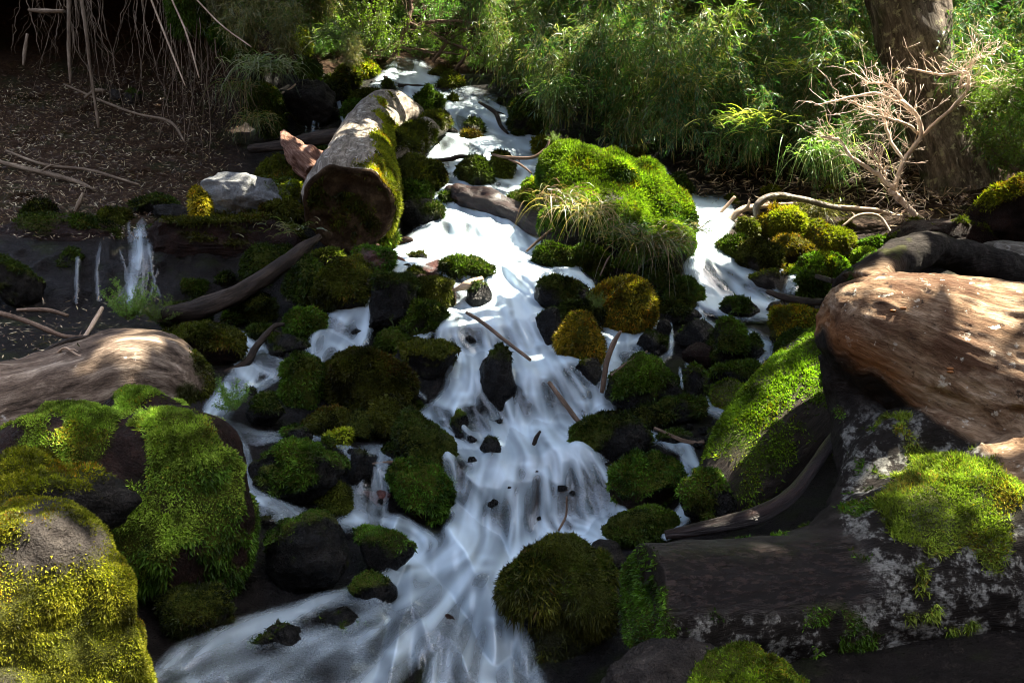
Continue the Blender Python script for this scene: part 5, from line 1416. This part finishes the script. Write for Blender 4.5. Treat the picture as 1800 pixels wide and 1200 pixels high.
def bamboo_proto(seed, culms=7, H=2.2, spread=.5, green=(.075, .115, .022), dry=.2, leafL=.085):
    r = np.random.default_rng(seed)
    lv = Leaves(); stems = []
    for c in range(culms):
        az = r.uniform(0, 2 * math.pi); h = H * r.uniform(.65, 1.1); lean = r.uniform(.25, .9)
        t = np.linspace(0, 1, 18)
        out = np.array([math.cos(az), math.sin(az), 0])
        pth = np.array([r.normal() * spread * .4, r.normal() * spread * .4, 0]) + out * (lean * h * .55 * t ** 2)[:, None] + np.array([0, 0, 1]) * (h * (t - .28 * lean * t ** 3))[:, None]
        stems.append(tube(pth, np.linspace(.009, .002, 18), 5, True, 0, c))
        for i in range(3, 18):
            nb = r.integers(3, 6)
            for _ in range(nb):
                dirb = nrm(r.normal(size=3) * .8 + out * .5 + np.array([0, 0, .25]))
                Lb = r.uniform(.12, .38)
                m = 6
                tt = np.linspace(0, 1, m)[:, None]
                br = pth[i] + dirb * Lb * tt + np.array([0, 0, -1]) * (Lb * .5 * tt ** 2)
                stems.append(tube(br, np.linspace(.0022, .0008, m), 3, False, 0, c))
                k = r.integers(12, 22)
                q = r.integers(1, m, k)
                bb = br[q] + r.normal(size=(k, 3)) * .008
                dd = nrm(dirb * .7 + r.normal(size=(k, 3)) * .62 + np.array([0, 0, -.25]))
                col = np.array(green) * r.uniform(.55, 1.5, (k, 1)) * np.array([r.uniform(.8, 1.3), 1, r.uniform(.6, 1.5)])
                isdry = r.random(k) < dry
                col = np.where(isdry[:, None], np.array([.24, .19, .085]) * r.uniform(.6, 1.3, (k, 1)), col)
                lv.add(bb, dd, leafL * r.uniform(.6, 1.35, k), .0095 * r.uniform(.7, 1.3, k), col, r.uniform(.2, .9, k))
    return stems, lv, r

def make_plant(name, stems, lv, r, loc, label, cat, stem_mat='culm', leaf='leaf', group=None, part='foliage', stem='stem'):
    e = empty(name, loc, label, cat, group)
    if stems:
        V, fs, uv = join(stems)
        mesh_np(stem, V, fs, M[stem_mat], e, None, {'grain': uv, 'moss': np.zeros(len(V))})
    if lv is not None and lv.B:
        leaf_obj(part, lv, leaf, e, r)
    return e

def dup(src, loc, rz, sc, label=None, group=None):
    c = src.copy(); COL.objects.link(c)
    c.location = loc; c.rotation_euler = (0, 0, rz); c.scale = (sc,) * 3
    if label: c['label'] = label
    if group: c['group'] = group
    for ch in src.children:
        k = ch.copy(); COL.objects.link(k); k.parent = c
    return c

pr = np.random.default_rng(21)
LB = 'dense feathery green bamboo clump on the hillside right of the falls'
protos = []
first = [(1010, 225, 8.9), (1120, 240, 8.8), (1290, 285, 8.6), (1180, 120, 10.2), (1400, 300, 8.4)]
for k, (bx_, by_, bd_) in enumerate(first):
    s_, l_, r_ = bamboo_proto(100 + k, 6 + k % 3, 1.7, .55, [(.052, .115, .028), (.078, .135, .026), (.04, .10, .03), (.10, .145, .028), (.05, .12, .024)][k], .16)
    protos.append(make_plant('bamboo', s_, l_, r_, P(bx_, by_, bd_), LB, 'bamboo', group='bamboo clumps on the right hillside'))
spots = []
for row, d_, y_ in [(0, 9.0, 255), (1, 9.5, 195), (2, 10.2, 140), (3, 11.0, 85), (4, 11.9, 30), (5, 13.0, -30)]:
    for xx in np.arange(900 + (row % 2) * 45, 1900, 92):
        if row == 0 and xx < 1060: continue
        spots.append((xx + pr.uniform(-30, 30), y_ + pr.uniform(-22, 22) + max(0, (xx - 1200)) * .09 * (row < 2), None, pr.uniform(.75, 1.15)))
for xx, yy, dd_, sc in spots:
    if 1560 < xx < 1720 and yy > 200: continue
    d_ = float(D(xx, yy)) - .05
    dup(protos[int(pr.integers(len(protos)))], P(xx, yy, d_), pr.uniform(0, 6.28), sc)
# a few clumps that the photo singles out
for lab, xx, yy, d_, sc in [('bamboo clump with a sunlit yellow tuft at its top beside the big tree', 1420, 205, 8.2, .62),
                            ('low bamboo clump with a bright hanging spray over the right bank', 1440, 330, 7.9, .60),
                            ('bamboo clump with a glowing yellow tuft above the right stream', 1310, 285, 8.0, .5),
                            ('bamboo clump leaning over the mossy boulder with dry pale sprays', 1190, 265, 8.3, .75),
                            ('bamboo overhanging the right edge of the upper falls', 955, 215, 8.9, .6)]:
    dup(protos[int(pr.integers(len(protos)))], P(xx, yy, d_), pr.uniform(0, 6.28), sc, lab)
# drooping dry bamboo over the left bank
s_, l_, r_ = bamboo_proto(301, 5, 1.2, .3, (.10, .12, .04), .5, .10)
pl = make_plant('bamboo', s_, l_, r_, P(430, 90, 8.7), 'pale drooping bamboo tuft hanging over the left bank', 'bamboo')
pl.scale = (.6,) * 3
for xx, yy, d_, sc, lab in [(505, 95, 8.9, .55, 'pale bamboo tuft left of the top fall'), (380, 40, 8.8, .6, 'bamboo spray above the three pale canes'), (620, 120, 10.2, .4, 'small pale bamboo sprig beside the crest of the top fall'),
                            (470, 10, 10.0, .8, 'bamboo clump at the top of the left bank'), (560, 40, 11.0, .8, 'bamboo clump left of the sunlit shrubs')]:
    dup(pl, P(xx, yy, d_), pr.uniform(0, 6.28), sc, lab)

def shrub_proto(seed, H=1.0, n=26, leafL=.035, leafW=.018, green=(.12, .19, .025), open_=.9, per=26):
    r = np.random.default_rng(seed)
    lv = Leaves(); stems = []
    for c in range(n):
        az = r.uniform(0, 6.28); el = r.uniform(.3, 1.4)
        dv = np.array([math.cos(az) * math.cos(el), math.sin(az) * math.cos(el), math.sin(el)])
        L = H * r.uniform(.5, 1.1); t = np.linspace(0, 1, 10)[:, None]
        p = dv * L * t + np.cumsum(r.normal(size=(10, 3)) * .02 * H, 0)
        stems.append(tube(p, np.linspace(.006, .0015, 10) * H ** .5, 4, False, 0, c))
        for i in range(2, 10):
            for _ in range(2):
                db = nrm(dv * .6 + r.normal(size=3) * .7); Lb = H * r.uniform(.06, .2)
                k = int(per * r.uniform(.3, 1)); u = r.random(k)[:, None]
                bb = p[i] + db * Lb * u + r.normal(size=(k, 3)) * .02 * H
                dd = nrm(db * .5 + r.normal(size=(k, 3)) * .8 + np.array([0, 0, .1]))
                col = np.array(green) * r.uniform(.5, 1.5, (k, 1))
                lv.add(bb, dd, leafL * r.uniform(.6, 1.3, k), leafW * r.uniform(.7, 1.3, k), col, r.uniform(0, .4, k))
                stems.append(tube(np.array([p[i], p[i] + db * Lb * .5, p[i] + db * Lb]), np.array([.0025, .0016, .0008]), 3, False, 0, c))
    return stems, lv, r
s_, l_, r_ = shrub_proto(401)
sh0 = make_plant('shrub', s_, l_, r_, P(650, 95, 10.8), 'sunlit small leaved shrub above the top fall crest', 'shrub', 'stick')
s_, l_, r_ = shrub_proto(402, 1.0, 24, .028, .015, (.08, .15, .025), per=30)
sh1 = make_plant('shrub', s_, l_, r_, P(770, 60, 11.6), 'dark green shrub behind the top fall', 'shrub', 'stick', group='shrubs behind the top fall')
k = 0
for xx, yy, sc in [(560, 60, .8), (600, 10, 1.), (700, 60, .75), (690, 0, 1.), (830, 60, .85), (900, 90, .8), (860, 10, 1.1), (770, -10, 1.1), (950, 40, .9), (930, 150, .6), (510, 20, .9), (640, 112, .5), (595, 95, .6), (680, 104, .45), (742, 104, .5), (800, 112, .55), (560, 100, .5), (720, 20, .8), (840, 120, .5), (1010, 0, 1.), (620, 70, .6), (480, 60, .6)]:
    dup(sh1 if k % 3 else sh0, P(xx, yy, float(D(xx, yy)) - .05), pr.uniform(0, 6.28), sc, 'bushy small leaved shrub on the slope behind the top fall', 'shrubs behind the top fall'); k += 1
for xx, yy, d_, sc, lab in [(1790, 300, 6.9, .62, 'bright green leafy shrub at the right edge beside the big tree'), (1735, 205, 7.2, .42, 'leafy green branch in front of the big tree trunk'), (1840, 200, 7.2, .7, 'leafy shrub in the upper right corner'),
                            (975, 250, 7.3, .10, 'small leafy sprig on the mossy boulder top'), (225, 560, 5.6, .30, 'dark green leafy shrub below the thin left falls'), (280, 565, 5.5, .2, 'low leafy plant beside the foot of the long dark branch'),
                            (410, 720, 4.3, .19, 'leafy twig hanging over the left stream'), (1050, 540, 5.4, .12, 'tiny leafy plant on the golden green moss boulder')]:
    dup(sh0, P(xx, yy, d_), pr.uniform(0, 6.28), sc, lab)

# grass tufts
def tuft(label, px, py, d, n, L, cols, droop, seed, spread=.12, w=.004, name='grass_tuft', cat='grass'):
    r = np.random.default_rng(seed)
    c = P(px, py, d)
    V = []; Fs = []; Cs = []
    for k in range(n):
        b = c + np.array([r.normal() * spread, r.normal() * spread * .5, r.normal() * spread * .3])
        az = r.uniform(0, 6.28)
        o = nrm(np.array([math.cos(az), math.sin(az) - .4, r.uniform(.1, 1.1)]))
        l = L * r.uniform(.5, 1.2); t = np.linspace(0, 1, 6)[:, None]
        p = b + o * l * t + np.array([0, 0, -1]) * (l * droop * t ** 2)
        s = nrm(np.cross(o, r.normal(size=3))) * (w * (1 - t) + .0006)
        i0 = len(V) * 12
        V.append(np.stack([p - s, p + s], 1).reshape(-1, 3))
        Fs.append(np.array([[2 * j, 2 * j + 1, 2 * j + 3, 2 * j + 2] for j in range(5)]) + k * 12)
        Cs.append(np.repeat(np.array(cols[r.integers(len(cols))])[None] * r.uniform(.6, 1.3), 12, 0))
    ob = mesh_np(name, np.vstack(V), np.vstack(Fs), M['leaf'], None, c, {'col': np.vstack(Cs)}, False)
    return tag(ob, label, cat)
GR = [(.09, .14, .02), (.06, .10, .015), (.22, .17, .07)]; DRY = [(.26, .19, .085), (.18, .12, .05), (.10, .12, .03)]
for i, a in enumerate([
    ('dry grass tuft hanging on the left side of the mossy boulder', 985, 340, 6.35, 130, .26, DRY, 1.1),
    ('dry hanging grass below the middle of the mossy boulder', 1040, 365, 6.05, 170, .28, DRY, 1.2),
    ('long grass hanging over the lower right of the mossy boulder', 1150, 425, 6.2, 260, .34, GR + DRY[:1], 1.2),
    ('green grass in the middle of the mossy boulder', 1090, 405, 6.0, 160, .22, GR, .7),
    ('grass fringe along the right lower edge of the mossy boulder', 1200, 400, 6.5, 120, .26, GR, 1.0),
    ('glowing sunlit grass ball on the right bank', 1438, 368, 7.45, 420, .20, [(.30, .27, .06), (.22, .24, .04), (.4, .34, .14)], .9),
    ('small pale grass tuft on the ledge left of the cut log', 505, 400, 6.2, 70, .14, [(.3, .27, .15), (.12, .16, .04)], .5),
    ('green grass tuft below the weathered stump on the left edge', 15, 790, 2.9, 90, .11, GR[:2], .3),
    ('dark grass hanging under the pale bamboo on the left bank', 450, 205, 8.9, 160, .3, GR + DRY, 1.2),
    ('hanging grass over the right end of the root hollow', 420, 150, 8.8, 160, .35, DRY + GR, 1.3),
    ('green grass sprout on the red broken stump moss', 492, 320, 6.9, 50, .12, GR[:2], .5),
]):
    tuft(*a, 900 + i)

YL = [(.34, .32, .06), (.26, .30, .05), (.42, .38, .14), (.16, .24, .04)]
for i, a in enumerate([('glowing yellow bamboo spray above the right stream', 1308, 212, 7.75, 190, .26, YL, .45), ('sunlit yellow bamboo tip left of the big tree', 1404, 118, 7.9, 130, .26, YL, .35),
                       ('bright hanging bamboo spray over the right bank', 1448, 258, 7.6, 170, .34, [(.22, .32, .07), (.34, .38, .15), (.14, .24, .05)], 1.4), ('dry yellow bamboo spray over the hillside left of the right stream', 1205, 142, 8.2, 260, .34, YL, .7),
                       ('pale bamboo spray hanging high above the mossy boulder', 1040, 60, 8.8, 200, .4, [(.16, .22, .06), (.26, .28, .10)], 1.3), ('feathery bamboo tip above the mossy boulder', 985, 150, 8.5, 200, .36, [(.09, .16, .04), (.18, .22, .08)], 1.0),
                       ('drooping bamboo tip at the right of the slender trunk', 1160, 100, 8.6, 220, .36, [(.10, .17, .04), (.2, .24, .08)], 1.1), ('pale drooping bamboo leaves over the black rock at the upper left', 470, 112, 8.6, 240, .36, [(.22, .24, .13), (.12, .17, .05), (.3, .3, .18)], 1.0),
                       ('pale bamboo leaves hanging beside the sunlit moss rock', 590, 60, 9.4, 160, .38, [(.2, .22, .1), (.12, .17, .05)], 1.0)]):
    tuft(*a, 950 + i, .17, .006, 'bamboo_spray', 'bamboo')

# ------------------------------------------------------------------ trees and bushes
def branchy(seed, mains, twigs, L, r0=.004):
    """traced main branches with grown side twigs"""
    r = np.random.default_rng(seed)
    parts = []
    for nd in mains:
        path, rad = px_path(nd, 26)
        path = path + np.cumsum(r.normal(size=path.shape) * .006, 0)
        parts.append(tube(path, np.maximum(rad, .002), 7, True, .25, seed))
        for _ in range(twigs):
            i = r.integers(6, 25)
            t = nrm(path[min(i + 1, 25)] - path[i - 1])
            dv = nrm(t * .5 + r.normal(size=3) * .55 + np.array([0, 0, .35]))
            l = L * r.uniform(.3, 1.0)
            tt = np.linspace(0, 1, 7)[:, None]
            p = path[i] + dv * l * tt + np.cumsum(r.normal(size=(7, 3)) * l * .05, 0)
            parts.append(tube(p, np.linspace(min(rad[i] * .7, r0), .0014, 7), 4, True, 0, 1))
            for _ in range(r.integers(1, 5)):
                j = r.integers(2, 6)
                d2 = nrm(dv * .6 + r.normal(size=3) * .6); l2 = l * r.uniform(.2, .5)
                p2 = p[j] + d2 * l2 * np.linspace(0, 1, 4)[:, None]
                parts.append(tube(p2, np.linspace(.0024, .001, 4), 3, True, 0, 1))
    return join(parts)
D1 = 7.3
mains = [[(1632,396,8,D1),(1590,352,7.5,D1),(1574,330,7,D1)], [(1574,330,6,D1),(1588,285,6,D1),(1615,240,5.5,D1),(1600,195,4.5,D1),(1540,168,3.5,D1),(1480,178,3,D1),(1432,188,2,D1)],
         [(1615,240,5,D1),(1655,195,4.5,D1-.1),(1688,155,4.5,D1-.1),(1684,130,4,D1-.1),(1640,130,3,D1),(1585,120,2,D1)], [(1688,155,4,D1-.1),(1735,142,3,D1-.1),(1772,158,2,D1-.1)],
         [(1574,332,6,D1),(1530,302,5,D1),(1492,272,4,D1),(1470,242,3,D1),(1432,232,2,D1)], [(1590,285,4,D1),(1562,240,4,D1+.1),(1552,206,3,D1+.1),(1500,188,2,D1+.1)],
         [(1688,150,3.5,D1-.1),(1702,115,3,D1-.1),(1760,96,2,D1-.1)], [(1602,195,4,D1),(1560,150,3,D1),(1502,148,2,D1)], [(1615,235,4,D1),(1580,215,3,D1-.2),(1520,200,2,D1-.2)], [(1560,320,3,D1),(1545,290,2.5,D1),(1530,265,2,D1)]]
mains = [[(a, b, c * .72, d) for a, b, c, d in m] for m in mains]
V, fs, uv = branchy(51, mains, 26, .36, .0028)
tag(mesh_np('dead_bush', V, fs, M['bush_wood'], None, P(1632, 396, D1), {'grain': uv, 'moss': np.zeros(len(V))}), 'bare sunlit dead bush with pale forked branches in front of the big tree', 'bush')
D2 = 11.0
mains = [[(690,100,4,D2),(720,40,4,D2),(722,-10,3,D2)], [(712,60,3,D2),(760,40,3,D2),(830,45,2,D2)], [(760,110,3,D2),(800,60,3,D2),(870,30,2,D2),(920,5,1.5,D2)], [(720,40,3,D2),(780,70,2.5,D2),(850,100,2,D2)], [(800,125,3,D2),(835,80,2.5,D2),(840,20,2,D2)], [(700,80,2,D2),(760,90,2,D2),(820,95,1.5,D2)]]
V, fs, uv = branchy(52, mains, 13, .7, .005)
tag(mesh_np('bare_bush', V, fs, M['stick'], None, P(720, 110, D2), {'grain': uv, 'moss': np.zeros(len(V))}), 'tangled bare brown bush above the top fall', 'bush')

CAN = []   # for the added shade leaf layer, left empty
def tree(name, label, nodes, mat, sides=40, n=90, rough=.2, seed=1, mfun=None):
    path, rad = px_path(nodes, n)
    V, fs, uv = tube(path, rad, sides, True, rough, seed)
    T = tris(fs); Nn = vnormals(V, T)
    V = V + Nn * (rad.mean() * .12 * fbm(V * np.array([9, 9, 3]), seed, 4))[:, None]
    x, y, dd = proj(V)
    mk = mfun(x, y, V, Nn) if mfun else np.zeros(len(V))
    e = empty(name, path[0], label, 'tree')
    mesh_np('trunk', V, fs, M[mat], e, path[0], {'grain': uv, 'moss': mk})
    return e, path
big, bpath = tree('tree', 'big leaning tree trunk with rough lichen spotted bark on the right', [(1712,440,86,7.9),(1700,390,66,7.9),(1680,310,58,7.95),(1655,225,57,8.0),(1618,120,59,8.0),(1590,0,64,8.0),(1566,-120,62,8.0),(1530,-320,60,8.0),(1500,-560,56,8.0),(1480,-800,50,8.0),(1480,-1050,40,8.0)], 'bark_tree', seed=61,
                  mfun=lambda x, y, V, Nn: .7 * sstep(.25, .45, fbm(V * 5, 31, 3) + .25 * sstep(300, 380, y)))
small, spath = tree('tree', 'slender pale tree trunk among the bamboo at the top', [(1090,140,11,10.6),(1090,60,11,10.6),(1086,0,12,10.7),(1078,-120,12,10.8),(1060,-320,11,11),(1050,-600,8,11.2)], 'bark_tree', 20, 60, .15, 62)
left_t, lpath = tree('tree', 'grey tree trunk half hidden behind the shrubs above the top fall', [(745,70,14,12.6),(742,20,14,12.7),(735,-60,14,12.9),(725,-300,12,13.4),(720,-560,9,14)], 'bark_grey', 20, 60, .15, 63)

# --- unseen leaf layer added above the picture, gaps cut where sun should fall
e1 = nrm(np.cross(SUN, [0, 1.0, 0])); e2 = np.cross(SUN, e1)
LIT = [  # px, py, depth or None, radius, how open
 (800,258,None,.30,1),(850,262,None,.30,1),(900,282,None,.38,1),(950,278,None,.30,1),(880,318,None,.38,1),(930,310,None,.3,1),(830,300,None,.2,.8),(860,350,None,.34,1),(850,400,None,.40,1),(800,420,None,.3,1),(890,430,None,.42,1),(850,450,None,.38,1),(940,440,None,.25,1),(890,490,None,.26,.8),(740,430,None,.2,.9),
 (1000,275,6.9,.26,1),(1050,272,6.9,.28,1),(1100,290,6.9,.3,1),(1140,310,7.0,.26,1),(1168,340,7.0,.22,1),(1180,380,7.0,.18,.9),(1060,310,6.8,.2,.7),
 (1190,360,None,.28,1),(1230,385,None,.34,1),(1260,400,None,.25,1),(1240,430,None,.22,.7),
 (1380,350,7.0,.25,.9),(1440,375,6.9,.24,1),(1450,420,6.7,.26,1),(1490,425,6.7,.24,1),(1400,395,6.8,.2,.8),(1320,390,7,.14,.5),(1420,465,6.2,.12,.6),(1300,375,7.2,.2,.8),(1540,370,7.2,.3,.9),
 (1600,340,7.3,.35,1),(1570,270,7.3,.42,1),(1540,190,7.3,.45,1),(1470,200,7.3,.35,1),(1620,150,7.3,.4,1),(1690,140,7.2,.32,1),(1750,120,7.2,.25,1),(1500,270,7.3,.2,1),
 (1615,90,7.7,.16,.9),(1600,20,7.7,.2,.8),(1640,150,7.7,.14,.8),(1660,250,7.7,.14,.4),
 (1760,350,5.8,.28,1),(1720,400,5.8,.2,.6),
 (1760,530,2.85,.13,.95),(1690,490,2.95,.12,.9),(1530,490,3.0,.06,.8),(1475,520,3.0,.07,.7),(1500,600,3.0,.06,.6),(1780,620,2.8,.1,.5),(1560,440,3.3,.12,.6),
 (688,320,6.4,.10,1),(688,380,6.4,.08,.9),(672,262,7.2,.10,.8),(630,250,7.3,.14,.5),(600,270,7.0,.12,.4),(650,300,6.8,.1,.6),
 (662,410,None,.14,.9),(760,470,None,.16,.8),(820,495,None,.16,.9),
 (250,585,3.8,.10,.9),(225,620,3.75,.08,.5),
 (60,1000,2.0,.14,.9),(120,1040,2.0,.15,1),(180,1080,2.0,.12,.9),(50,1110,1.95,.16,1),(130,1150,1.95,.15,1),(10,1180,1.9,.15,1),(200,1180,2.0,.1,.7),(30,930,2.15,.08,.5),(-40,1050,2.0,.15,1),
 (110,770,2.85,.05,.55),(320,815,2.75,.04,.5),
 (1430,640,3.8,.14,.8),(1390,700,3.7,.12,.7),(1340,760,3.6,.08,.5),(1440,700,3.75,.08,.5),
 (1680,860,2.4,.12,.35),(1750,900,2.3,.10,.3),
 (1305,205,7.9,.14,1),(1410,115,8.1,.15,1),(1205,140,8.2,.24,.9),(1440,265,7.8,.16,1),(1230,190,8.2,.15,.6),(1140,60,9.5,.2,.6),(1500,40,9.5,.3,.6),(1720,60,8.5,.3,.5),
 (640,80,10.6,.35,1),(600,40,11,.35,.9),(690,40,10.9,.35,.9),(650,125,10.3,.2,.9),(520,80,9.5,.2,.9),(700,90,10.8,.25,.9),(900,30,11.2,.3,.6),(960,80,10.5,.3,.5),(1040,120,9.5,.25,.5),(780,30,11.2,.3,.6),
 (420,325,6.8,.14,.5),(380,320,6.8,.1,.5),(510,340,6.7,.1,.6),(540,260,7.1,.1,.6),
 (1000,560,5.2,.08,.5),(1110,520,5.5,.1,.5),
]
bpy.context.view_layer.update()
_dg = bpy.context.evaluated_depsgraph_get()
lr_ = np.random.default_rng(8)
for _ in range(140):
    LIT.append((lr_.uniform(640, 1800), lr_.uniform(-10, 225), None, lr_.uniform(.05, .22), 1))
lit = []
for px_, py_, d_, r_, s_ in LIT:
    dv = P(px_, py_, 1.0) - CAM
    hit, hp = scene.ray_cast(_dg, Vector(CAM), Vector(dv).normalized())[:2]
    q = np.array(hp) if hit and (d_ is None or d_ < 7) else P(px_, py_, float(D(px_, py_)) if d_ is None else d_)
    lit.append((q @ e1, q @ e2, r_, s_))
lit = np.array(lit)
xs_, ys_ = np.meshgrid(np.arange(-160, 2000, 40), np.arange(-120, 1290, 40))
fp = np.concatenate([P(xs_, ys_, D(xs_, ys_) * k_).reshape(-1, 3) for k_ in (.8, .9, 1.0)])
A, Bc = (fp @ e1).ravel(), (fp @ e2).ravel()
a0, a1, b0, b1 = A.min() - .5, A.max() + .5, Bc.min() - .5, Bc.max() + .5
occ = {}
for a_, b_ in zip(A, Bc):
    for i_ in (-1, 0, 1):
        for j_ in (-1, 0, 1):
            occ[(math.floor(a_ / .5) + i_, math.floor(b_ / .5) + j_)] = 1
cr = np.random.default_rng(77)
def shade_leaves(tree_e, t0, t1, n, lo, hi, size=.15):
    a = cr.uniform(max(a0, lo), min(a1, hi), n); b = cr.uniform(b0, b1, n); t = cr.uniform(t0, t1, n)
    ok = np.array([(math.floor(x), math.floor(y)) in occ for x, y in zip(a / .5, b / .5)])
    a, b, t = a[ok], b[ok], t[ok]
    p = e1 * a[:, None] + e2 * b[:, None] + SUN * t[:, None]
    keep = np.ones(len(a), bool)
    jit = fbm(np.stack([a * 4, b * 4, a * 0], -1), 3, 3) * .12
    for la, lb, lr, ls in lit:
        dd = np.hypot(a - la, b - lb) + jit * min(1, lr / .2)
        keep &= ~((dd < lr + .12) & (cr.random(len(a)) < ls ** .25))
    p = p[keep]
    x, y, dd = proj(p)
    inview = (dd > 0) & (x > -150) & (x < 1950) & (y > -60) & (y < 1260)
    p = p[~inview]
    k = len(p)
    lv = Leaves()
    dr = nrm(cr.normal(size=(k, 3)))
    lv.add(p - np.array(tree_e.location), dr, np.full(k, size) * cr.uniform(.7, 1.3, k), np.full(k, size * .62) * cr.uniform(.8, 1.2, k), np.array([.05, .09, .02]) * cr.uniform(.6, 1.4, (k, 1)), np.zeros(k))
    leaf_obj('shade_leaves', lv, 'leaf', tree_e, cr)
NL = 46000
mid_a = (a0 + a1) / 2
shade_leaves(big, 5.5, 9.5, 150000, -1e9, 1e9, .26)
